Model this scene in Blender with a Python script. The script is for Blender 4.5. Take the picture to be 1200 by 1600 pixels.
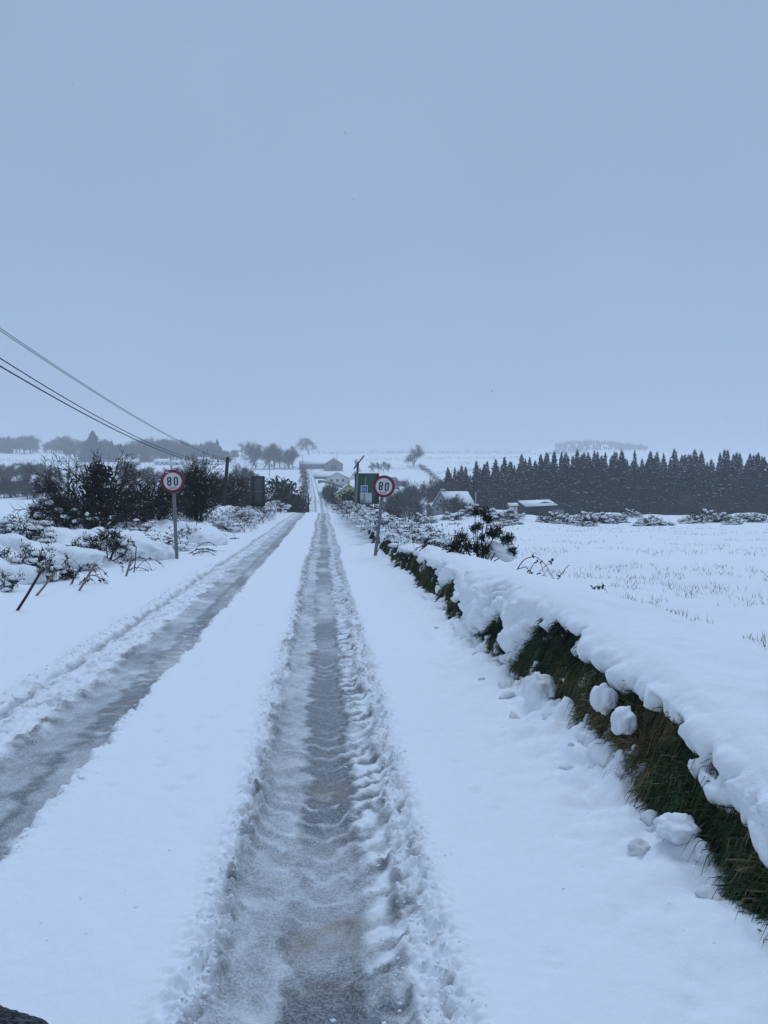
import bpy, math, random
import numpy as np
from mathutils import Vector, Matrix

for o in list(bpy.data.objects):
    bpy.data.objects.remove(o, do_unlink=True)
SC = bpy.context.scene
COL = SC.collection
R = math.radians

# ------------------------------------------------------------------ camera
CAM = np.array([0.0, 0.0, 1.8])
FPX, CX, CY = 1202.0, 600.0, 800.0           # focal length in photograph pixels
YAW, PITCH = R(4.52), R(2.14)                # to the right, downwards
cam_d = bpy.data.cameras.new('camera')
cam = bpy.data.objects.new('camera', cam_d); COL.objects.link(cam)
cam.location = CAM
cam.rotation_euler = (R(90) - PITCH, 0, -YAW)
cam_d.sensor_fit = 'VERTICAL'; cam_d.sensor_height = 36.0
cam_d.lens = 36.0 * FPX / 1600.0
cam_d.clip_start = 0.05; cam_d.clip_end = 12000
SC.camera = cam
FW = np.array([math.sin(YAW) * math.cos(PITCH), math.cos(YAW) * math.cos(PITCH), -math.sin(PITCH)])
RT = np.array([math.cos(YAW), -math.sin(YAW), 0.0])
UP = np.cross(RT, FW)
def at(px, py, Y):
    d = FW + (px - CX) / FPX * RT + (CY - py) / FPX * UP
    return CAM + d * (Y / d[1])
def at_x(px, py, X):
    d = FW + (px - CX) / FPX * RT + (CY - py) / FPX * UP
    return CAM + d * (X / d[0])

# ------------------------------------------------------------------ sky, sun, exposure
SUN_EL, SUN_AZ = R(58), R(200)
world = bpy.data.worlds.new('World'); SC.world = world; world.use_nodes = True
wn = world.node_tree; wn.nodes.clear()
w_out = wn.nodes.new('ShaderNodeOutputWorld')
w_bg = wn.nodes.new('ShaderNodeBackground'); w_bg.inputs['Strength'].default_value = 0.10
w_sky = wn.nodes.new('ShaderNodeTexSky'); w_sky.sky_type = 'NISHITA'; w_sky.sun_disc = False
w_sky.sun_elevation = SUN_EL; w_sky.sun_rotation = SUN_AZ; w_sky.dust_density = 3.0
w_mix = wn.nodes.new('ShaderNodeMix'); w_mix.data_type = 'RGBA'
w_mix.inputs['Factor'].default_value = 0.93
# the cloud layer: even, with faint broad variation
w_tc = wn.nodes.new('ShaderNodeTexCoord'); w_nz = wn.nodes.new('ShaderNodeTexNoise'); w_nz.inputs['Scale'].default_value = 1.6; w_nz.inputs['Detail'].default_value = 3
w_cl = wn.nodes.new('ShaderNodeMix'); w_cl.data_type = 'RGBA'
w_cl.inputs[6].default_value = (2.62, 3.74, 5.56, 1); w_cl.inputs[7].default_value = (3.44, 4.78, 6.92, 1)
wn.links.new(w_tc.outputs['Generated'], w_nz.inputs['Vector']); wn.links.new(w_nz.outputs['Fac'], w_cl.inputs[0]); w_sx = wn.nodes.new('ShaderNodeSeparateXYZ'); wn.links.new(w_tc.outputs['Generated'], w_sx.inputs[0])
w_mr = wn.nodes.new('ShaderNodeMapRange'); w_mr.interpolation_type = 'SMOOTHSTEP'; w_mr.inputs[1].default_value = 0.0; w_mr.inputs[2].default_value = 0.40; w_mr.inputs[3].default_value = 1.12; w_mr.inputs[4].default_value = 1.0
wn.links.new(w_sx.outputs[2], w_mr.inputs[0])
w_vm = wn.nodes.new('ShaderNodeVectorMath'); w_vm.operation = 'SCALE'; wn.links.new(w_cl.outputs[2], w_vm.inputs[0]); wn.links.new(w_mr.outputs[0], w_vm.inputs['Scale'])
wn.links.new(w_vm.outputs[0], w_mix.inputs[7])
wn.links.new(w_sky.outputs[0], w_mix.inputs[6])
wn.links.new(w_mix.outputs[2], w_bg.inputs['Color'])
wn.links.new(w_bg.outputs[0], w_out.inputs['Surface'])
sun_d = bpy.data.lights.new('sun', 'SUN'); sun_d.energy = 1.3; sun_d.angle = R(30); sun_d.color = (0.62, 0.77, 1.0)
sun = bpy.data.objects.new('sun', sun_d); COL.objects.link(sun)
sun.rotation_euler = (R(90) - SUN_EL, 0, R(180) - SUN_AZ + R(180))
sun.location = (0, 0, 60)
SC.view_settings.view_transform = 'Standard'; SC.view_settings.look = 'None'
SC.view_settings.exposure = 0.0; SC.view_settings.gamma = 1.0; SC.view_settings.use_curve_mapping = False
SC.render.engine = 'CYCLES'
SC.cycles.use_denoising = True
SC.cycles.max_bounces = 6; SC.cycles.diffuse_bounces = 4; SC.cycles.glossy_bounces = 2
SC.cycles.transmission_bounces = 2; SC.cycles.volume_bounces = 2; SC.cycles.transparent_max_bounces = 4
SC.cycles.use_adaptive_sampling = True

# ------------------------------------------------------------------ noise
def _hash(ix, iy, seed):
    n = (ix.astype(np.int64) * 374761393 + iy.astype(np.int64) * 668265263 + seed * 974711 + 12345) & 0xffffffff
    n = ((n ^ (n >> 13)) * 1274126177) & 0xffffffff
    n = n ^ (n >> 16)
    return n / 4294967295.0
def vn(x, y, seed=0):
    x, y = np.broadcast_arrays(np.asarray(x, float), np.asarray(y, float))
    ix = np.floor(x); iy = np.floor(y)
    fx = x - ix; fy = y - iy
    fx = fx * fx * fx * (fx * (fx * 6 - 15) + 10); fy = fy * fy * fy * (fy * (fy * 6 - 15) + 10)
    a = _hash(ix, iy, seed); b = _hash(ix + 1, iy, seed); c = _hash(ix, iy + 1, seed); d = _hash(ix + 1, iy + 1, seed)
    return ((a + (b - a) * fx) * (1 - fy) + (c + (d - c) * fx) * fy) * 2 - 1
def fbm(x, y, seed=0, octv=4, gain=0.5):
    s = 0; a = 1; t = 0
    for k in range(octv):
        s = s + a * vn(x * 2.03 ** k + 17.3 * k, y * 2.03 ** k - 9.1 * k, seed + k * 31); t += a; a *= gain
    return s / t
def worley(x, y, seed=0):
    x, y = np.broadcast_arrays(np.asarray(x, float), np.asarray(y, float))
    ix = np.floor(x); iy = np.floor(y); best = np.full(x.shape, 9.0)
    for dx in (-1, 0, 1):
        for dy in (-1, 0, 1):
            px = ix + dx + _hash(ix + dx, iy + dy, seed); py = iy + dy + _hash(ix + dx, iy + dy, seed + 7)
            best = np.minimum(best, (px - x) ** 2 + (py - y) ** 2)
    return np.sqrt(best)
def sst(a, b, x):
    t = np.clip((x - a) / (b - a), 0, 1)
    return t * t * (3 - 2 * t)
def band(x, a, b, s):
    return sst(a - s, a + s, x) * (1 - sst(b - s, b + s, x))

# ------------------------------------------------------------------ materials
MATS = {}
def new_mat(name):
    m = bpy.data.materials.new(name); m.use_nodes = True
    nt = m.node_tree; b = nt.nodes['Principled BSDF']
    MATS[name] = m
    return m, nt, b
def N(nt, typ, **kw):
    n = nt.nodes.new(typ)
    for k, v in kw.items(): setattr(n, k, v)
    return n
def mixrgb(nt, fac, a, b, mode='MIX'):
    n = N(nt, 'ShaderNodeMix', data_type='RGBA', blend_type=mode)
    for sock, v in ((0, fac), (6, a), (7, b)):
        if isinstance(v, (tuple, list)): n.inputs[sock].default_value = (*v[:3], 1)
        elif isinstance(v, (int, float)): n.inputs[sock].default_value = v
        else: nt.links.new(v, n.inputs[sock])
    return n.outputs[2]
def noise_fac(nt, scale, detail=4, rough=0.55, co=None):
    n = N(nt, 'ShaderNodeTexNoise'); n.inputs['Scale'].default_value = scale
    n.inputs['Detail'].default_value = detail; n.inputs['Roughness'].default_value = rough
    if co is not None: nt.links.new(co, n.inputs['Vector'])
    return n.outputs['Fac']
def objco(nt):
    return N(nt, 'ShaderNodeTexCoord').outputs['Object']
def ramp(nt, fac, p0, p1, c0=(0, 0, 0), c1=(1, 1, 1)):
    n = N(nt, 'ShaderNodeValToRGB'); e = n.color_ramp.elements
    e[0].position = p0; e[0].color = (*c0, 1); e[1].position = p1; e[1].color = (*c1, 1)
    nt.links.new(fac, n.inputs[0]); return n.outputs[0]
def bump(nt, b, h, strength, dist):
    n = N(nt, 'ShaderNodeBump'); n.inputs['Strength'].default_value = strength; n.inputs['Distance'].default_value = dist
    nt.links.new(h, n.inputs['Height']); nt.links.new(n.outputs[0], b.inputs['Normal'])
def plain(name, col, rough=0.7, var=0.25, scale=6.0, metallic=0.0, spec=0.4, bmp=0.0):
    m, nt, b = new_mat(name)
    co = objco(nt)
    f = noise_fac(nt, scale, 5, 0.6, co)
    dark = tuple(c * (1 - var) for c in col); lite = tuple(min(1, c * (1 + var)) for c in col)
    nt.links.new(mixrgb(nt, f, dark, lite), b.inputs['Base Color'])
    b.inputs['Roughness'].default_value = rough; b.inputs['Metallic'].default_value = metallic
    b.inputs['Specular IOR Level'].default_value = spec
    if bmp: bump(nt, b, noise_fac(nt, scale * 6, 4, 0.6, co), 0.6, bmp)
    return m
SNOW = (0.86, 0.875, 0.89)
def snow_mat(name, fine=1.0):
    m, nt, b = new_mat(name)
    co = objco(nt)
    nt.links.new(mixrgb(nt, noise_fac(nt, 1.3, 4, 0.6, co), (0.82, 0.84, 0.86), (0.89, 0.90, 0.91)), b.inputs['Base Color'])
    b.inputs['Roughness'].default_value = 0.75; b.inputs['Specular IOR Level'].default_value = 0.25
    a = N(nt, 'ShaderNodeMath', operation='ADD')
    nt.links.new(noise_fac(nt, 14, 6, 0.62, co), a.inputs[0])
    nt.links.new(noise_fac(nt, 120, 3, 0.6, co), a.inputs[1])
    bump(nt, b, a.outputs[0], 0.55 * fine, 0.012)
    return m
snow_mat('snow')
snow_mat('far_snow', 0.2)
def road_mat():
    m, nt, b = new_mat('road_snow')
    co = objco(nt)
    ice = N(nt, 'ShaderNodeAttribute', attribute_name='ice').outputs['Fac']
    dirt = N(nt, 'ShaderNodeAttribute', attribute_name='dirt').outputs['Fac']
    grain = noise_fac(nt, 95, 4, 0.7, co)
    grain2 = noise_fac(nt, 22, 5, 0.65, co)
    snow = mixrgb(nt, grain2, (0.82, 0.84, 0.86), (0.89, 0.90, 0.91))
    icy = mixrgb(nt, ramp(nt, grain, 0.43, 0.60), (0.13, 0.138, 0.148), (0.36, 0.372, 0.385))
    packed = mixrgb(nt, ramp(nt, grain, .43, .58), (0.46, 0.472, 0.485), (0.70, 0.71, 0.72))
    f1 = N(nt, 'ShaderNodeMapRange'); f1.inputs[1].default_value = 0.0; f1.inputs[2].default_value = 0.5
    f2 = N(nt, 'ShaderNodeMapRange'); f2.inputs[1].default_value = 0.45; f2.inputs[2].default_value = 1.0
    # break the mask with grain so that its edge is ragged
    j = N(nt, 'ShaderNodeMath', operation='MULTIPLY_ADD'); nt.links.new(grain2, j.inputs[0]); j.inputs[1].default_value = 0.5; j.inputs[2].default_value = -0.25
    s = N(nt, 'ShaderNodeMath', operation='MULTIPLY'); nt.links.new(j.outputs[0], s.inputs[0])
    k = N(nt, 'ShaderNodeMapRange'); nt.links.new(ice, k.inputs[0]); k.inputs[1].default_value = 0.03; k.inputs[2].default_value = 0.3
    nt.links.new(k.outputs[0], s.inputs[1])
    t = N(nt, 'ShaderNodeMath', operation='ADD'); nt.links.new(ice, t.inputs[0]); nt.links.new(s.outputs[0], t.inputs[1])
    nt.links.new(t.outputs[0], f1.inputs[0]); nt.links.new(t.outputs[0], f2.inputs[0])
    c = mixrgb(nt, f1.outputs[0], snow, packed)
    c = mixrgb(nt, f2.outputs[0], c, icy)
    c = mixrgb(nt, dirt, c, (0.30, 0.235, 0.165))
    nt.links.new(c, b.inputs['Base Color'])
    r = N(nt, 'ShaderNodeMapRange'); nt.links.new(t.outputs[0], r.inputs[0]); r.inputs[3].default_value = 0.75; r.inputs[4].default_value = 0.42
    nt.links.new(r.outputs[0], b.inputs['Roughness']); b.inputs['Specular IOR Level'].default_value = 0.3
    a = N(nt, 'ShaderNodeMath', operation='ADD'); nt.links.new(grain, a.inputs[0]); nt.links.new(grain2, a.inputs[1])
    bump(nt, b, a.outputs[0], 0.45, 0.012)
    bn = [n_ for n_ in nt.nodes if n_.type == 'BUMP'][0]
    st_ = N(nt, 'ShaderNodeMath', operation='MULTIPLY_ADD'); nt.links.new(k.outputs[0], st_.inputs[0]); st_.inputs[1].default_value = 0.5; st_.inputs[2].default_value = 0.42
    nt.links.new(st_.outputs[0], bn.inputs['Strength'])
    return m
road_mat()
def tone_mat(name, c0, c1, rough=0.7, spec=0.25):
    """colour picked between two by the per-piece attribute 'tone'"""
    m, nt, b = new_mat(name)
    t = N(nt, 'ShaderNodeAttribute', attribute_name='tone').outputs['Fac']
    nt.links.new(mixrgb(nt, t, c0, c1), b.inputs['Base Color'])
    b.inputs['Roughness'].default_value = rough; b.inputs['Specular IOR Level'].default_value = spec
    return m
def grass_mat():
    m, nt, b = new_mat('bank_grass')
    r = N(nt, 'ShaderNodeValToRGB'); e = r.color_ramp.elements
    e[0].position = 0; e[0].color = (.012, .018, .009, 1); e[1].position = 1; e[1].color = (.20, .15, .07, 1)
    for p_, c_ in ((.33, (.020, .055, .018, 1)), (.60, (.05, .08, .026, 1)), (.78, (.12, .095, .04, 1))):
        q = e.new(p_); q.color = c_
    nt.links.new(N(nt, 'ShaderNodeAttribute', attribute_name='tone').outputs['Fac'], r.inputs[0]); nt.links.new(r.outputs[0], b.inputs['Base Color'])
    b.inputs['Roughness'].default_value = .7; b.inputs['Specular IOR Level'].default_value = .25
grass_mat()
tone_mat('field_grass', (0.045, 0.045, 0.035), (0.16, 0.14, 0.10))
tone_mat('gorse_leaf', (0.008, 0.014, 0.008), (0.030, 0.040, 0.022))
tone_mat('evergreen_leaf', (0.008, 0.016, 0.010), (0.028, 0.042, 0.026))
tone_mat('spruce_needle', (0.006, 0.012, 0.011), (0.022, 0.034, 0.028))
tone_mat('bramble_leaf', (0.020, 0.016, 0.014), (0.060, 0.045, 0.035))
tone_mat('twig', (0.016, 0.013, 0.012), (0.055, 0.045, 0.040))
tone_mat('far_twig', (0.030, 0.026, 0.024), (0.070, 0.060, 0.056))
tone_mat('hedge_leaf', (0.016, 0.018, 0.014), (0.045, 0.042, 0.036))
plain('bark', (0.030, 0.026, 0.022), 0.9, 0.5, 9, bmp=0.02)
plain('earth', (0.045, 0.036, 0.022), 0.95, 0.6, 12, bmp=0.03)
plain('stake_pale', (0.20, 0.175, 0.13), 0.85, 0.3, 14)
plain('stake_dark', (0.035, 0.030, 0.026), 0.9, 0.3, 14)
plain('pole_wood', (0.035, 0.030, 0.026), 0.9, 0.35, 5, bmp=0.01)
plain('galvanised', (0.17, 0.185, 0.19), 0.55, 0.18, 8, metallic=0.35)
plain('dark_metal', (0.045, 0.05, 0.055), 0.6, 0.2, 8, metallic=0.3)
plain('sign_red', (0.20, 0.006, 0.018), 0.45, 0.2, 7)
plain('sign_white', (0.60, 0.59, 0.57), 0.5, 0.12, 6)
plain('sign_black', (0.010, 0.011, 0.014), 0.5, 0.1, 6)
plain('sign_rim', (0.17, 0.18, 0.185), 0.5, 0.2, 6, metallic=0.3)
plain('sign_green', (0.030, 0.085, 0.062), 0.5, 0.25, 4)
plain('sign_back', (0.065, 0.08, 0.076), 0.6, 0.3, 5)
plain('sign_blue', (0.014, 0.10, 0.40), 0.45, 0.12, 6)
plain('panel_white', (0.52, 0.53, 0.53), 0.5, 0.12, 4)
plain('solar_cell', (0.012, 0.016, 0.03), 0.25, 0.2, 5)
plain('wire_black', (0.010, 0.010, 0.011), 0.6, 0.1, 5)
plain('insulator', (0.20, 0.18, 0.16), 0.4, 0.1, 9)
plain('wall_white', (0.60, 0.60, 0.58), 0.9, 0.1, 0.7)
plain('wall_yellow', (0.47, 0.41, 0.22), 0.9, 0.1, 0.7)
plain('wall_grey', (0.22, 0.22, 0.22), 0.9, 0.15, 0.7)
plain('wall_stone', (0.13, 0.125, 0.12), 0.95, 0.35, 3)
plain('cladding', (0.060, 0.068, 0.075), 0.7, 0.25, 1.2)
plain('cladding_pale', (0.30, 0.31, 0.32), 0.7, 0.15, 1.2)
plain('slate', (0.09, 0.095, 0.105), 0.8, 0.2, 2)
plain('window_glass', (0.020, 0.025, 0.032), 0.15, 0.2, 3)
plain('frame_white', (0.62, 0.62, 0.62), 0.6, 0.05, 3)
plain('door_paint', (0.10, 0.035, 0.03), 0.6, 0.15, 3)
plain('flake', (0.80, 0.82, 0.84), 0.9, 0.02, 3)

# ------------------------------------------------------------------ mesh building
STUFF_PARTS = {'foliage', 'snow', 'leaves', 'stems', 'twigs', 'crown', 'ivy', 'leaf_spray', 'stem', 'grass', 'symbol', 'lettering'}
def link(name, me, mat, parent=None, smooth=False):
    o = bpy.data.objects.new(name, me); COL.objects.link(o)
    if mat is not None and not me.materials: me.materials.append(MATS[mat])
    if parent is not None: o.parent = parent
    if parent is not None and name in STUFF_PARTS: o['kind'] = 'stuff'
    if smooth and len(me.polygons): me.polygons.foreach_set('use_smooth', np.ones(len(me.polygons), bool))
    return o
def np_mesh(name, V, F, attrs=None):
    """V (n,3); F list of int arrays (m,k)"""
    me = bpy.data.meshes.new(name)
    V = np.asarray(V, np.float32)
    me.vertices.add(len(V)); me.vertices.foreach_set('co', V.ravel())
    F = [np.asarray(f, np.int32) for f in (F if isinstance(F, list) else [F]) if len(f)]
    nl = sum(f.size for f in F); npoly = sum(len(f) for f in F)
    me.loops.add(nl); me.polygons.add(npoly)
    me.loops.foreach_set('vertex_index', np.concatenate([f.ravel() for f in F]))
    starts = []; p = 0
    for f in F:
        starts.append(p + np.arange(len(f)) * f.shape[1]); p += f.size
    me.polygons.foreach_set('loop_start', np.concatenate(starts).astype(np.int32))
    me.update(calc_edges=True); me.validate()
    for k, a in (attrs or {}).items():
        at_ = me.attributes.new(k, 'FLOAT', 'POINT'); at_.data.foreach_set('value', np.asarray(a, np.float32).ravel())
    return me
def grid_faces(nr, nc):
    i = np.arange(nr - 1)[:, None] * nc + np.arange(nc - 1)[None]
    i = i.ravel()
    return np.stack([i, i + 1, i + nc + 1, i + nc], 1)

class MB:
    def __init__(s): s.v = []; s.n = 0; s.f3 = []; s.f4 = []; s.t = []
    def add(s, V, F, tone=0.5):
        V = np.asarray(V, float); F = np.asarray(F, int)
        (s.f3 if F.shape[1] == 3 else s.f4).append(F + s.n)
        s.v.append(V); s.n += len(V)
        s.t.append(np.full(len(V), tone, float) if np.isscalar(tone) else np.asarray(tone, float))
        return s
    def box(s, c, size, rot=None, tone=0.5):
        h = np.array(size) / 2
        V = np.array([[x, y, z] for x in (-1, 1) for y in (-1, 1) for z in (-1, 1)]) * h
        if rot is not None: V = V @ np.array(rot).T
        return s.add(V + np.array(c), [[0, 1, 3, 2], [4, 6, 7, 5], [0, 4, 5, 1], [2, 3, 7, 6], [0, 2, 6, 4], [1, 5, 7, 3]], tone)
    def tube(s, P, r, n=5, tone=0.5, cap=True):
        P = np.asarray(P, float); m = len(P)
        r = np.full(m, r) if np.isscalar(r) else np.asarray(r, float)
        T = np.gradient(P, axis=0); T /= np.linalg.norm(T, axis=1)[:, None] + 1e-9
        ref = np.array([0, 0, 1.0]) if abs(T[0][2]) < 0.8 else np.array([1.0, 0, 0])
        A = np.cross(T, ref); A /= np.linalg.norm(A, axis=1)[:, None] + 1e-9
        B = np.cross(T, A)
        th = np.arange(n) / n * 2 * math.pi
        V = P[:, None] + r[:, None, None] * (np.cos(th)[None, :, None] * A[:, None] + np.sin(th)[None, :, None] * B[:, None])
        V = V.reshape(-1, 3)
        i = np.arange(m - 1)[:, None] * n; k = np.arange(n)[None]; k2 = (k + 1) % n
        F = np.stack([i + k, i + k2, i + n + k2, i + n + k], -1).reshape(-1, 4)
        s.add(V, F, tone)
        if cap and n > 3:
            base = s.n - len(V)
            for row in (0, m - 1):
                idx = base + row * n + np.arange(n)
                c = P[row]; s.v.append(c[None]); s.t.append(np.array([s.t[-1][-1]])); ci = s.n; s.n += 1
                s.f3.append(np.stack([idx, np.roll(idx, -1), np.full(n, ci)], 1))
        return s
    def leaves(s, P, D, L, W, tone, rng):
        """diamond leaves, vectorised: P base points, D unit directions"""
        n = len(P); D = D / (np.linalg.norm(D, axis=1)[:, None] + 1e-9)
        S = np.cross(D, rng.normal(size=(n, 3))); S /= np.linalg.norm(S, axis=1)[:, None] + 1e-9
        L = np.broadcast_to(np.asarray(L, float), n)[:, None]; W = np.broadcast_to(np.asarray(W, float), n)[:, None]
        V = np.stack([P, P + D * L * .5 + S * W * .5, P + D * L, P + D * L * .5 - S * W * .5], 1).reshape(-1, 3)
        F = np.arange(n)[:, None] * 4 + np.arange(4)[None]
        return s.add(V, F, np.repeat(np.broadcast_to(np.asarray(tone, float), n), 4))
    def blob(s, c, r, rng, rough=0.25, sub=1, squash=0.0):
        V0, F0 = ICO[sub]
        r = np.array(r, float) * np.ones(3)
        k = rng.integers(0, 1000)
        nz = 1 + rough * fbm(V0[:, 0] * 1.6 + V0[:, 2] * 1.1 + k, V0[:, 1] * 1.6 - V0[:, 2] * .7 + k * .37, int(k), 3)
        V = V0 * nz[:, None] * r
        if squash: V[:, 2] = np.where(V[:, 2] < 0, V[:, 2] * squash, V[:, 2])
        return s.add(V + np.array(c), F0)
    def mesh(s, name):
        F = []
        if s.f3: F.append(np.concatenate(s.f3))
        if s.f4: F.append(np.concatenate(s.f4))
        return np_mesh(name, np.concatenate(s.v), F, {'tone': np.concatenate(s.t)})
    def build(s, name, mat, parent=None, smooth=False):
        return link(name, s.mesh(name), mat, parent, smooth) if s.n else None

def _ico(sub):
    import bmesh
    bm = bmesh.new(); bmesh.ops.create_icosphere(bm, subdivisions=sub, radius=1)
    V = np.array([v.co[:] for v in bm.verts]); F = np.array([[v.index for v in f.verts] for f in bm.faces]); bm.free()
    return V, F
ICO = {1: _ico(1), 2: _ico(2), 3: _ico(3), 4: _ico(4)}

def tag(o, label=None, cat=None, group=None, kind=None):
    if label: o['label'] = label
    if cat: o['category'] = cat
    if group: o['group'] = group
    if kind: o['kind'] = kind
    return o
def empty(name, loc=(0, 0, 0), rz=0.0):
    o = bpy.data.objects.new(name, None); COL.objects.link(o)
    o.empty_display_size = 0.2
    o.location = tuple(float(c) for c in loc); o.rotation_euler = (0, 0, rz); return o
def copy_tree(o, parent=None):
    c = o.copy(); COL.objects.link(c); c.parent = parent
    for ch in o.children: copy_tree(ch, c)
    return c

# ------------------------------------------------------------------ terrain
def smooth_profile(pts, w):
    xs = np.arange(-200, 4200, 2.0)
    y = np.interp(xs, [p[0] for p in pts], [p[1] for p in pts])
    k = np.ones(int(w / 2) | 1); k /= len(k)
    for _ in range(2):
        pad = len(k) // 2
        y = np.convolve(np.pad(y, pad, mode='edge'), k, 'valid')
    return lambda Y: np.interp(Y, xs, y)
FAR = [(600, 11.8), (900, 35), (1050, 42), (1500, 44), (4200, 30)]
Z_ROAD = smooth_profile([(-200, 2.5), (0, 0), (74, -0.925), (95, -2.6), (125, -5.2), (165, -6.6), (215, -4.9), (330, -0.9)] + FAR, 12)
Z_LEFT = smooth_profile([(-200, 2.5), (0, 0.2), (60, -0.6), (120, -3.2), (200, -2.6), (330, 3.0)] + FAR, 20)
Z_RIGHT = smooth_profile([(-200, 4), (0, 0.62), (6, 0.52), (10, 0.42), (25, -0.20), (60, -1.7), (200, -7.0), (270, -7.6), (330, -5.2), (450, 2.0)] + FAR, 20)
def bend(Y): return np.interp(Y, [0, 180, 250, 330, 450, 600, 900], [0, 0, -.7, -2.3, -5.2, -10, -20])
def base(X, Y):
    X = np.asarray(X, float); Y = np.asarray(Y, float); Xo = X; X = X - bend(Y)
    zr, zl, zg = Z_ROAD(Y), Z_LEFT(Y), Z_RIGHT(Y)
    far = sst(70, 160, Y)
    wl = sst(0, 1, (-4.5 - X) / (7 + 10 * far))
    wr = sst(0, 1, (X - 2.0) / (1.8 + 14 * far))
    z = zr + (zl - zr) * wl + (zg - zr) * wr
    big = sst(240, 600, Y)
    z = z + big * (2.2 * vn(X / 170 + 3.1, Y / 200, 5) + 0.7 * vn(X / 55, Y / 60, 6)) * sst(6, 40, np.abs(X + 1))
    z = z + 70 * np.exp(-((X - 760) / 260) ** 2 - ((Y - 2100) / 350) ** 2)
    # grown-over field boundary with snow on it, beyond the right field
    ridge = np.exp(-((Y - 82 - 0.05 * X) / 3.2) ** 2) * sst(8, 14, X) * (0.75 + 0.45 * fbm(X / 4, Y / 4, 8, 3))
    mound = 0.9 * np.exp(-((X - 18.5) / 2.6) ** 2 - ((Y - 80) / 3.5) ** 2)
    z = z + ridge * 1.1 + mound
    return z + 0.03 * fbm(X / 2.5, Y / 2.5, 9, 3) * sst(2.5, 8, np.abs(X + 1))
def terr(X, Y): return float(base(X, Y))

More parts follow.
